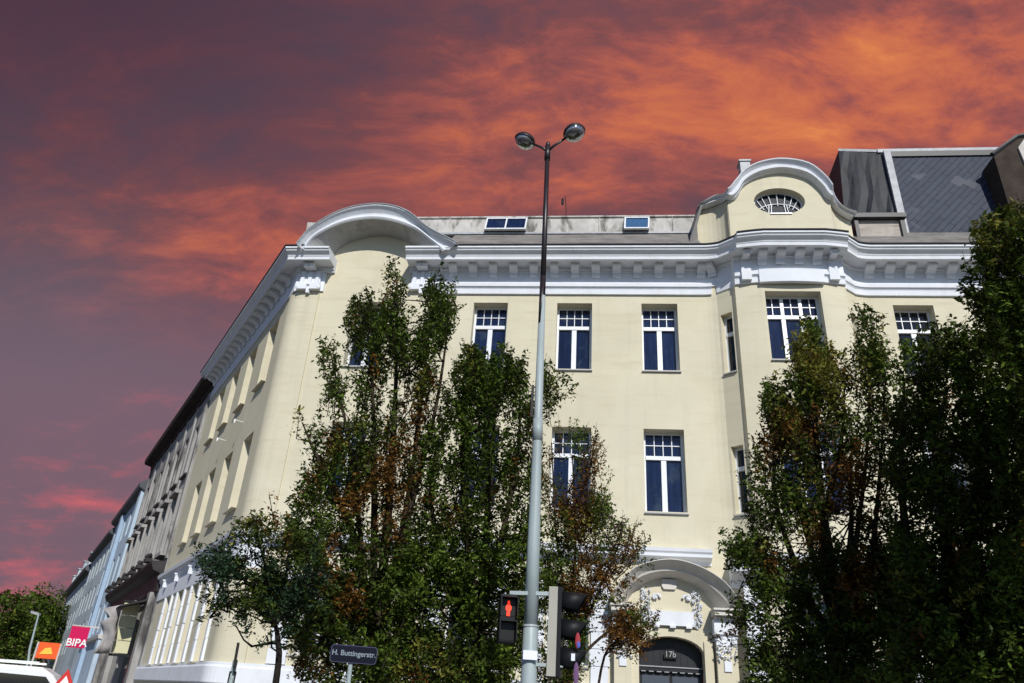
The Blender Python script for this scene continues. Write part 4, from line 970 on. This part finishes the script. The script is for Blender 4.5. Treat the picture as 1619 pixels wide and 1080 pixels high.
# slanted lower end of the dark tone
q.tube([onm(zsp - .42) + np.array([-.022, -.02, 0]), onm(zsp - .1) + np.array([-.010, -.01, 0]), onm(zsp + .3)], [.022, .034, .040], 12); q.build('upper_pole', 'poledark', mast, smooth=True)
q = MB(); q.box(onm(4.8) + np.array([-.10, -.075, 0]), (.03, 0, 0), (0, .04, 0), (0, 0, .42)); q.build('cable_clip', 'blackmatt', mast)
for sx, (x, y, dd) in ((-1, (830, 223, 8.6)), (1, (908, 210, 8.35))):
    hp = at(x, y, dd); a = MB(); mid = pt0 * .5 + hp * .5
    dirv = hp - pt0; dirv /= np.linalg.norm(dirv)
    a.tube([pt0 - Z * .05, pt0 + dirv * .1 - Z * .02, hp - dirv * .12], [.022, .019, .017], 8); a.build('arm', 'poledark', mast, smooth=True)
    hx = np.array([dirv[0], dirv[1], dirv[2] * .6]); hx /= np.linalg.norm(hx); hy = np.cross(Z, hx); hy /= np.linalg.norm(hy); hz = np.cross(hx, hy)
    a = MB(); a.ell(hp, hx * .165, hy * .165, hz * .11, 20, 8, half=True); a.ell(hp, hx * .17, hy * .17, hz * .02, 20, 4); ho_ = a.build('lamp_head', 'lampshell', mast, smooth=True)
    a = MB(); a.ell(hp - hz * .012, hx * .15, hy * .15, -hz * .10, 20, 8, half=True); a.build('lamp_glass', 'lampglass', ho_, smooth=True)
q = MB(); q.tube([pt0 - Z * .22, pt0 + Z * .06], [.045, .04], 12); q.ell(pt0 + Z * .08, (.035, 0, 0), (0, .035, 0), (0, 0, .05), 10, 6); q.build('mast_cap', 'poledark', mast, smooth=True)
def bandq(z, h, name, m, ex=.004):
    q = MB(); q.tube([onm(z), onm(z + h)], [mrad(z) + .006 + ex, mrad(z) + .006 + ex], 20); return q.build(name, m, mast, smooth=True)
bandq(2.40, .012, 'strap', 'lead', -.001); bandq(2.14, .012, 'strap', 'lead', -.001)
q = MB(); q.box(onm(2.07) + np.array([-.075, -.125, 0]), (.15, 0, 0), (0, .012, 0), (0, 0, .09)); q.build('sticker', 'sticker', mast)
# bracket
ptl, ptr = at(806, 937, 8.45), at(883, 939, 8.45)
q = MB(); q.box(ptl - Z * .02, (ptr - ptl), (0, .07, 0), Z * .04); q.build('bracket', 'polegrey', mast)
pbl, pbr = at(845, 1050, 8.45), at(890, 1052, 8.45)
q = MB(); q.box(pbl - Z * .02, (pbr - pbl), (0, .06, 0), Z * .035); q.build('bracket', 'polegrey', mast)
# pedestrian signal
pc = at(803, 975, 8.4)
ps = root('pedestrian_signal', 'black pedestrian signal showing a red standing figure left of the mast', 'traffic light', tuple(pc))
rx = np.array([.99, .12, 0]); rx /= np.linalg.norm(rx); ny = np.array([rx[1], -rx[0], 0])
def PS(x, d, z): return pc + (rx * x + ny * d + Z * (z + .02)) * .84
q = MB(); q.fbox(-.115, .115, -.14, .0, -.34, .26, F=PS); hb = q.build('housing', 'blackplastic', ps)
bm_ = hb.modifiers.new('b', 'BEVEL'); bm_.width = .02; bm_.segments = 2
for zc_ in (.09, -.2):
    q = MB(); q.fbox(-.115, -.10, .0, .12, zc_ - .10, zc_ + .13, F=PS); q.fbox(.10, .115, .0, .12, zc_ - .10, zc_ + .13, F=PS); q.fbox(-.10, .10, .0, .14, zc_ + .115, zc_ + .13, F=PS); q.build('visor', 'blackplastic', ps)
    q = MB(); q.fbox(-.095, .095, .001, .006, zc_ - .1, zc_ + .11, F=PS); q.build('lens', 'darklens', ps)
q = MB(); z0 = .08
q.ell(PS(0, .012, z0 + .075), rx * .016, ny * .004, Z * .018, 10, 6)
q.poly_prism([PS(-.016, .010, z0 + .055), PS(.016, .010, z0 + .055), PS(.038, .010, z0 + .02), PS(.036, .010, z0 - .02), PS(.022, .010, z0 - .03), PS(.022, .010, z0 - .095), PS(.004, .010, z0 - .095), PS(0, .010, z0 - .04), PS(-.004, .010, z0 - .095), PS(-.022, .010, z0 - .095), PS(-.022, .010, z0 - .03), PS(-.036, .010, z0 - .02), PS(-.038, .010, z0 + .02)], ny * .006)
q.build('red_figure', 'redlens', ps)
# vehicle signal, seen from the side: faces right
vc = at(878, 995, 8.42)
vs_ = root('vehicle_signal', 'three-lens vehicle signal with pale side and black visors right of the mast', 'traffic light', tuple(vc))
fx = np.array([.985, -.17, 0]); fx /= np.linalg.norm(fx); sy = np.array([fx[1], -fx[0], 0])
def VS(x, d, z): return vc + fx * x + sy * d + Z * z
q = MB(); q.fbox(-.08, .015, -.30, .0, -.46, .44, F=VS); q.build('housing', 'signalback', vs_)
q = MB(); q.fbox(.016, .06, -.30, .0, -.46, .44, F=VS); q.fbox(-.09, .05, -.28, -.02, -.47, -.46, F=VS); q.build('front', 'blackplastic', vs_)
for i, zc_ in enumerate((.29, -.0, -.29)):
    n_ = 18; A1, B1 = [], []
    for j in range(n_ + 1):
        a = AR(-35 + 250 * j / n_); c_, s_ = math.cos(a), math.sin(a)
        ln = .26 if s_ > -.2 else .16; ln = .14 + .14 * (s_ * .5 + .5)
        A1.append(VS(.05, -.15 + .125 * c_, zc_ + .125 * s_)); B1.append(VS(.05 + ln, -.15 + .115 * c_, zc_ + .115 * s_ - .02))
    q = MB(); q.add(A1 + B1, [(j, j + 1, j + n_ + 2, j + n_ + 1) for j in range(n_)]); vo = q.build('visor', 'blackplastic', vs_, smooth=True)
    sm = vo.modifiers.new('t', 'SOLIDIFY'); sm.thickness = .006
    q = MB(); q.ell(VS(.06, -.15, zc_), fx * .03, sy * .1, Z * .1, 14, 8); q.build('lens', 'darklens', vs_, smooth=True)
q = MB()
q.ell(VS(.24, -.02, -.10), fx * .026, sy * .004, Z * .08, 12, 8, 0); q.ell(VS(.25, -.012, -.14), fx * .02, sy * .004, Z * .035, 10, 6, 1); q.ell(VS(.23, -.02, -.42), fx * .028, sy * .004, Z * .11, 12, 8, 2)
q.fbox(.175, .215, -.015, -.01, -.30, -.23, 3, F=VS)
q.build('sticker', ['redst', 'bluest', 'purple', 'sticker'], vs_)

# ------------------------------------------------------------------ street name sign
sg_b = at(560, 1078, 8) * [1, 1, 0]
ss = root('street_name_sign', 'dark blue street name sign with pale lettering on a grey post under the tree', 'sign', tuple(sg_b))
tl, tr_, bl_, br_ = at(525, 1018, 7.98), at(598, 1024, 8.02), at(522, 1046, 7.98), at(592, 1051, 8.02)
rx = tr_ - tl; wd = np.linalg.norm(rx); rx /= wd; nn_ = np.cross(rx, Z); nn_ /= np.linalg.norm(nn_); hh_ = tl[2] - bl_[2]; cc_ = (tl + tr_ + bl_ + br_) / 4
def SG(x, d, z): return cc_ + rx * x + nn_ * d + Z * z
def rrect(w_, h_, r_, d): return [SG(sx * (w_ / 2 - r_) + r_ * math.cos(a), d, sz * (h_ / 2 - r_) + r_ * math.sin(a)) for sx, sz, a0 in ((1, 1, 0), (-1, 1, 90), (-1, -1, 180), (1, -1, 270)) for a in [AR(a0 + t) for t in (0, 30, 60, 90)]]
q = MB(); q.poly_prism(rrect(wd, hh_, .03, 0), -nn_ * .02); q.build('rim', 'signrim', ss)
q = MB(); q.poly_prism(rrect(wd - .014, hh_ - .014, .026, .002), -nn_ * .01); q.build('plate', 'signblue', ss)
text_mesh('lettering', 'H. Buttingerstr.', .068, .002, 'signwhite', ss, SG(-.0, .006, .005), rx, Z, nn_, bold=True)
q = MB(); q.tube([sg_b, SG(-.02, -.04, .06)], .022, 10); q.build('post', 'polegrey', ss)

# ------------------------------------------------------------------ trees
PXM = 1160.
def inpoly(P, poly):
    x, y = P[:, 0], P[:, 1]; c = np.zeros(len(P), bool); n = len(poly); j = n - 1
    for i in range(n):
        xi, yi = poly[i]; xj, yj = poly[j]
        c ^= ((yi > y) != (yj > y)) & (x < (xj - xi) * (y - yi) / (yj - yi + 1e-9) + xi); j = i
    return c
def vnoise(P, s, seed):
    r_ = np.random.default_rng(seed); v = 0
    for k in range(5):
        a, b, p = r_.uniform(-1, 1), r_.uniform(-1, 1), r_.uniform(0, 6.28); v = v + np.sin((P[:, 0] * a + P[:, 1] * b) / s * (1 + .5 * k) + p)
    return v / 3.
def tree(name, label, trunk_px, dist, leaders, regions, holes=(), leafsize=.05, depth=.9, group='trees in front of the cream house', thick=.10, bark='bark', mats=('leafgreen', 'leafdark', 'leafyellow', 'leafbrown'), per=26, sub=.15, seed=1, up=1.0, cat='tree', gap=-.45):
    """regions: (polygon, clusters, weights per leaf material). leaders: pixel polylines measured on the photograph, given real distance"""
    r_ = np.random.default_rng(seed)
    base = at(trunk_px[0], 1075, dist) * [1, 1, 0]
    rt = root(name, label, cat, tuple(base), group)
    wood = MB(); nodes = []
    for li, ln in enumerate(leaders):
        off = r_.uniform(-.5, .5) * depth * .8
        pts = [at(x, y, dist + off * i / max(1, len(ln) - 1)) for i, (x, y) in enumerate(ln)]
        if ln[0][1] >= 1060: pts = [base + (pts[0] - base) * [.3, .3, 0]] + pts
        pts = [p for p in catmull(pts, 5)]
        tot = len(pts); r0 = thick * (1. if li == 0 else .55); rads = [max(.012, r0 * (1 - i / tot) ** .8) for i in range(tot)]
        wood.tube(pts, rads, 7); nodes += [(p) for p in pts]
    nodes = np.array(nodes)
    V_, mi_, lv_ = [], [], []
    for poly, ncl, wts in regions:
        ncl = int(ncl * (1.0 if dist == 12.4 else .61)); inset = (np.ptp([p[0] for p in poly]) > 60 and dist < 12)
        poly = np.array(poly, float); lo, hi = poly.min(0), poly.max(0); C = []
        while len(C) < ncl:
            q = r_.uniform(lo, hi, (ncl * 2, 2)); q = q[inpoly(q, poly)]
            if inset: q = q[inpoly(q + [8, 0], poly) & inpoly(q - [8, 0], poly) & inpoly(q - [0, 14], poly)]
            if not len(q): continue
            q = q[vnoise(q, 17, seed + 5) + r_.normal(0, .35, len(q)) > gap]
            for (hx0, hy0, hr) in holes: q = q[(q[:, 0] - hx0) ** 2 + (q[:, 1] - hy0) ** 2 > hr * hr]
            C += list(q)
        C = np.array(C[:ncl])
        # material patches rather than salt and pepper
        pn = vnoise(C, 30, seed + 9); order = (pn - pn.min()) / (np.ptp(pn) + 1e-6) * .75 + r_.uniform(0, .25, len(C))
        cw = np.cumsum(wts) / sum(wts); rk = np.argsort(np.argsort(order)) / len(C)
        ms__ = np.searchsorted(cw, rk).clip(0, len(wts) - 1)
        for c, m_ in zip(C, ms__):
            dd = dist + r_.uniform(-1, 1) * depth
            P0 = at(c[0], c[1], dd)
            dn = np.linalg.norm(nodes - P0, axis=1) + np.where(nodes[:, 2] > P0[2] - .05, 3, 0); nb = nodes[np.argmin(dn)]
            outw = (P0 - nb) * [1, 1, 0]; outw = outw / (np.linalg.norm(outw) + .3)
            lowf = min(1., max(0., (c[1] - 720) / 200)); ax = Z * up * (1 - .55 * lowf) + outw * (.45 + .4 * lowf) + r_.normal(0, .28 + .25 * lowf, 3); ax /= np.linalg.norm(ax)
            Lp = sub * r_.uniform(2.2, 5.2); a0 = P0 - ax * Lp * .5; a1 = P0 + ax * Lp * .5
            if r_.uniform() < .30 and dn.min() < 2.0:
                midp = (nb + a0) / 2 + r_.normal(0, .05, 3) - Z * .05; wood.tube([nb, midp, a0, a1], [.016, .011, .007, .003], 4, cap=False)
            elif r_.uniform() < .5: wood.tube([a0, P0, a1 + ax * r_.uniform(0, .12)], [.006, .005, .002], 3, cap=False)
            k_ = int(per * Lp / sub * .55 * r_.uniform(.7, 1.5) * (1.25 if c[1] > 850 else 1.))
            t = r_.uniform(0, 1, k_) ** .85
            wid = sub * (.95 - .62 * t) * (.55 + .45 * np.sin(np.minimum(1, t * 5) * 1.57))
            cen = a0 + ax * (t * Lp)[:, None] + np.clip(r_.normal(0, .55, (k_, 3)), -1, 1) * wid[:, None]
            n1_ = r_.normal(0, 1, (k_, 3)); n1_[:, 2] = np.abs(n1_[:, 2]) + .45; n1_ /= np.linalg.norm(n1_, axis=1)[:, None]
            d1 = np.cross(n1_, r_.normal(0, 1, (k_, 3))); d1 /= np.linalg.norm(d1, axis=1)[:, None]; d2 = np.cross(n1_, d1)
            sz = leafsize * .80 * r_.uniform(.6, 1.25, k_)[:, None]
            tip = cen + d1 * sz; tail = cen - d1 * sz; a = cen + d2 * sz * .45 + n1_ * sz * .12; b = cen - d2 * sz * .45 + n1_ * sz * .12
            V_.append(np.stack([tail, a, tip, b], 1)); mi_.append(np.full(k_, m_)); lv_.append(np.clip(r_.normal(.5, .22, k_) + (vnoise(c[None], 25, seed)[0] * .15), 0, 1))
    V_ = np.concatenate(V_) - base; mi_ = np.concatenate(mi_); lv_ = np.concatenate(lv_); nf = len(V_)
    me = bpy.data.meshes.new('crown'); me.vertices.add(nf * 4); me.vertices.foreach_set('co', V_.reshape(-1).astype(np.float32))
    me.loops.add(nf * 4); me.loops.foreach_set('vertex_index', np.arange(nf * 4)); me.polygons.add(nf); me.polygons.foreach_set('loop_start', np.arange(nf) * 4)
    for m_ in mats: me.materials.append(MT[m_])
    me.polygons.foreach_set('material_index', mi_.astype(np.int32))
    at__ = me.attributes.new('leafvar', 'FLOAT', 'FACE'); at__.data.foreach_set('value', lv_.astype(np.float32))
    me.update(calc_edges=True)
    co = bpy.data.objects.new('crown', me); col.objects.link(co); co.parent = rt
    wood.build('trunk', bark, rt, smooth=True)
    print('tree', name, nf)
    return rt
G, DK, Y_, BR = 0, 1, 2, 3
tree('hornbeam_tree', 'tall many-stemmed tree with brown patches and spires reaching the cornice, left of the mast', (590, 1075), 11.2,
     [[(590, 1075), (600, 960), (615, 800), (625, 640), (628, 430)], [(590, 1075), (575, 900), (560, 760), (545, 660), (522, 555)], [(600, 1000), (640, 820), (665, 640), (688, 440)], [(600, 1000), (650, 800), (690, 640), (715, 470)],
      [(590, 950), (592, 800), (590, 640), (580, 490)], [(580, 900), (540, 800), (500, 720), (478, 668)], [(580, 1000), (520, 900), (470, 850), (450, 820)]],
     [([(622, 412), (632, 440), (645, 475), (640, 520), (652, 560), (640, 610), (608, 600), (612, 530), (603, 478), (612, 440)], 130, (3, 3, .3, .2)),
      ([(685, 412), (694, 440), (722, 452), (732, 480), (715, 530), (700, 560), (690, 610), (655, 640), (640, 560), (660, 520), (662, 470), (676, 440)], 210, (4, 3, .4, .3)),
      ([(552, 478), (600, 472), (610, 500), (598, 560), (610, 620), (565, 640), (560, 560), (550, 520)], 150, (3, 4, .2, .3)),
      ([(508, 530), (520, 545), (545, 600), (556, 690), (545, 730), (525, 720), (524, 660), (508, 580)], 60, (3, 3, .6, .3)),
      ([(465, 658), (492, 660), (520, 700), (500, 720), (470, 690)], 14, (4, 2, 1, .2)),
      ([(530, 640), (690, 600), (680, 700), (660, 800), (650, 900), (450, 900), (440, 850), (460, 760), (492, 735), (500, 690)], 620, (3, 3, .1, 3.6)),
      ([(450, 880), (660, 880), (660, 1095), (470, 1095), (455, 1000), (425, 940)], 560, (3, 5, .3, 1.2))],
     holes=((640, 655, 12), (590, 655, 8), (556, 760, 6)), leafsize=.046, depth=1.0, seed=3, thick=.12, per=24)
tree('hornbeam_tree', 'dense dark green tree with a pointed top directly left of the lamp mast', (760, 1075), 11.6,
     [[(755, 1075), (765, 900), (775, 760), (788, 560)], [(755, 1000), (735, 820), (730, 700), (740, 570)], [(760, 980), (800, 820), (820, 700), (822, 590)], [(750, 1000), (700, 880), (680, 780), (690, 700)]],
     [([(790, 524), (806, 560), (830, 570), (838, 620), (850, 650), (700, 660), (690, 620), (715, 575), (735, 538), (752, 560), (772, 560)], 300, (4, 3, .2, .1)),
      ([(690, 640), (848, 630), (862, 720), (858, 820), (870, 920), (640, 920), (640, 780), (665, 700)], 720, (4, 4, .1, .2)),
      ([(850, 600), (876, 585), (905, 612), (893, 640), (855, 650)], 28, (4, 2, .3, .1)),
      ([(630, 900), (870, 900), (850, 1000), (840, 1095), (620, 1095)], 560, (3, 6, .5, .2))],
     holes=((760, 655, 7), (838, 860, 9), (800, 900, 8), (700, 1000, 12), (755, 1010, 8)), leafsize=.05, depth=1.1, seed=8, thick=.11, per=26)
tree('hornbeam_tree', 'thin rust-brown tree with sparse leaves just right of the lamp mast', (905, 1075), 12.4,
     [[(900, 1075), (905, 960), (910, 850), (905, 720)], [(900, 1060), (940, 950), (975, 870), (985, 830)], [(905, 1050), (960, 1000), (1000, 985), (1030, 985)], [(903, 990), (880, 850), (872, 700)], [(950, 1060), (975, 1010), (990, 960)]],
     [([(872, 690), (905, 680), (940, 705), (960, 760), (965, 800), (925, 850), (862, 850), (858, 760)], 170, (1.2, .8, .6, 3)),
      ([(862, 830), (940, 790), (995, 822), (1010, 880), (985, 940), (950, 965), (860, 970)], 250, (1.2, 1.2, .6, 3)),
      ([(945, 985), (975, 960), (1020, 968), (1042, 985), (1035, 1015), (1000, 1030), (960, 1005)], 70, (.1, .2, .1, 3)),
      ([(850, 950), (925, 950), (915, 1090), (850, 1090)], 130, (1, 3, .1, 1))],
     holes=((930, 875, 8), (905, 760, 12)), leafsize=.038, depth=.7, seed=14, thick=.05, per=18, sub=.14)
tree('street_tree', 'small tree with thin bare trunk and feathery drooping branches at the house corner', (437, 1075), 9.2,
     [[(437, 1075), (439, 1010), (435, 985), (420, 900), (400, 820)], [(435, 990), (400, 930), (360, 900), (325, 890)], [(437, 985), (450, 920), (460, 850)], [(435, 985), (380, 950), (345, 960)], [(437, 985), (470, 950), (500, 900)], [(438, 1015), (420, 1018), (398, 1022)]],
     [([(395, 812), (440, 790), (500, 800), (520, 900), (500, 960), (440, 985), (400, 970), (370, 900), (365, 850)], 215, (3, 5, .2, .3)),
      ([(318, 880), (350, 840), (400, 812), (400, 880), (370, 930), (340, 920), (312, 915), (310, 892)], 75, (6, 1, .3, .1)),
      ([(345, 920), (400, 930), (395, 985), (375, 1000), (350, 960), (320, 965)], 30, (2, 4, .1, .1)), ([(395, 1012), (420, 1012), (415, 1024), (396, 1026)], 3, (1, 0, 2, 2))],
     leafsize=.034, depth=.6, seed=21, thick=.045, per=22, sub=.12, up=.25, mats=('leaffrond', 'leafdark', 'leafyellow', 'leafbrown'), bark='barkdark', group=None, gap=-.25)
tree('hornbeam_tree', 'tree with sunlit yellow-green tips and a brown thinning middle in front of the bay', (1310, 1075), 10.6,
     [[(1320, 1075), (1320, 940), (1300, 800), (1285, 620), (1290, 530)], [(1320, 1040), (1260, 900), (1225, 780), (1225, 650)], [(1330, 1060), (1350, 880), (1370, 720), (1378, 530)], [(1330, 1060), (1375, 900), (1390, 760), (1400, 600)], [(1320, 1000), (1240, 920), (1180, 870), (1150, 860)],
      [(1325, 1000), (1300, 850), (1330, 700), (1335, 600)], [(1325, 1000), (1345, 850), (1345, 720)], [(1320, 980), (1280, 860), (1250, 760)]],
     [([(1285, 505), (1305, 530), (1325, 545), (1335, 600), (1340, 650), (1260, 650), (1248, 620), (1252, 560), (1268, 530)], 270, (2, 1.0, 5, .5)),  # extra yellow-green leaves put sunlight into the tips' colour
      ([(1218, 600), (1245, 605), (1265, 650), (1270, 700), (1215, 700), (1200, 640)], 130, (2, 1.0, 4, .3)),
      ([(1362, 505), (1385, 506), (1400, 540), (1402, 590), (1370, 600), (1358, 540)], 85, (4, 2, .8, .1)),
      ([(1330, 560), (1352, 545), (1365, 590), (1340, 620)], 20, (1, 1, 3, .1)),
      ([(1205, 690), (1270, 650), (1350, 650), (1370, 720), (1360, 800), (1300, 850), (1180, 850), (1170, 770)], 400, (1.5, 2.5, .7, 3.4)),
      ([(1350, 600), (1420, 590), (1425, 760), (1400, 860), (1350, 850)], 110, (3, 3, .2, 1.5)),
      ([(1140, 850), (1200, 835), (1230, 860), (1200, 900), (1150, 890)], 60, (2, 4, .6, .4)),
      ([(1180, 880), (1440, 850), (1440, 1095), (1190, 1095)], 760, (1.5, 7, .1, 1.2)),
      ([(1150, 960), (1185, 950), (1190, 1000), (1160, 1010)], 14, (1, 4, .1, 1))],
     holes=((1330, 790, 14), (1345, 640, 14), (1300, 735, 8), (1355, 960, 10), (1240, 815, 7), (1278, 800, 7)), leafsize=.045, depth=.9, seed=33, thick=.11, per=22)
tree('hornbeam_tree', 'broad dark green tree filling the lower right of the view', (1500, 1075), 9.9,
     [[(1500, 1075), (1500, 900), (1480, 720), (1450, 560)], [(1500, 1000), (1540, 800), (1560, 650), (1570, 540)], [(1500, 1040), (1440, 880), (1425, 740), (1430, 600)], [(1510, 1040), (1590, 860), (1620, 700)]],
     [([(1425, 545), (1470, 530), (1500, 512), (1560, 512), (1640, 560), (1700, 620), (1700, 760), (1400, 760), (1405, 640)], 640, (4, 4, .2, .1)),
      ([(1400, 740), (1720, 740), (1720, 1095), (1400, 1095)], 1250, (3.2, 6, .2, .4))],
     holes=((1487, 570, 10), (1440, 620, 6), (1410, 680, 9)), leafsize=.05, depth=1.0, seed=41, thick=.13, per=26)
tree('street_tree', 'nearest dark tree leaning in from the upper right edge with yellow leaf tips', (1760, 1075), 7.6,
     [[(1760, 1075), (1740, 800), (1680, 560), (1630, 400)], [(1740, 800), (1660, 560), (1580, 460), (1550, 430)], [(1700, 640), (1620, 520), (1590, 390)]],
     [([(1535, 385), (1560, 360), (1590, 372), (1619, 345), (1700, 350), (1760, 450), (1760, 620), (1600, 600), (1560, 560), (1545, 500), (1525, 462), (1540, 430)], 560, (2, 7, .0, .05)),
      ([(1540, 400), (1555, 355), (1619, 335), (1680, 340), (1640, 360), (1585, 385), (1560, 400)], 55, (1, 1, 5, .1)),
      ([(1600, 560), (1760, 600), (1760, 800), (1640, 700)], 170, (2, 6, .1, .1))],
     leafsize=.042, depth=.8, seed=52, thick=.12, per=28, sub=.13, group=None)
# far trees at the left end of the street
def far_tree(name, label, cx, cy, rpx, rpy, dist, seed, ncl):
    ang = np.linspace(0, 2 * math.pi, 18, endpoint=False); r_ = np.random.default_rng(seed)
    poly = [(cx + rpx * math.cos(a) * r_.uniform(.85, 1.12), cy + rpy * math.sin(a) * r_.uniform(.85, 1.15)) for a in ang]
    tree(name, label, (cx, 1060), dist, [[(cx, 1064), (cx, cy + rpy * .5), (cx, cy)], [(cx, cy + rpy * .7), (cx - rpx * .5, cy)], [(cx, cy + rpy * .7), (cx + rpx * .5, cy)]],
         [(poly, ncl, (4, 3, .15, .05))], leafsize=.28, depth=rpx / 1160 * dist, seed=seed, thick=.4, per=22, sub=1.0, group='trees at the end of the side street', gap=-1.5)
far_tree('broadleaf_tree', 'rounded green tree at the far left edge of the photo', 15, 1005, 45, 52, 95, 61, 170)
far_tree('broadleaf_tree', 'taller green tree behind the far street lamp', 62, 990, 42, 50, 105, 62, 190)
far_tree('broadleaf_tree', 'low dark tree partly hidden behind the last house of the row', 98, 1010, 28, 38, 120, 63, 90)
print('objects', len(bpy.data.objects))
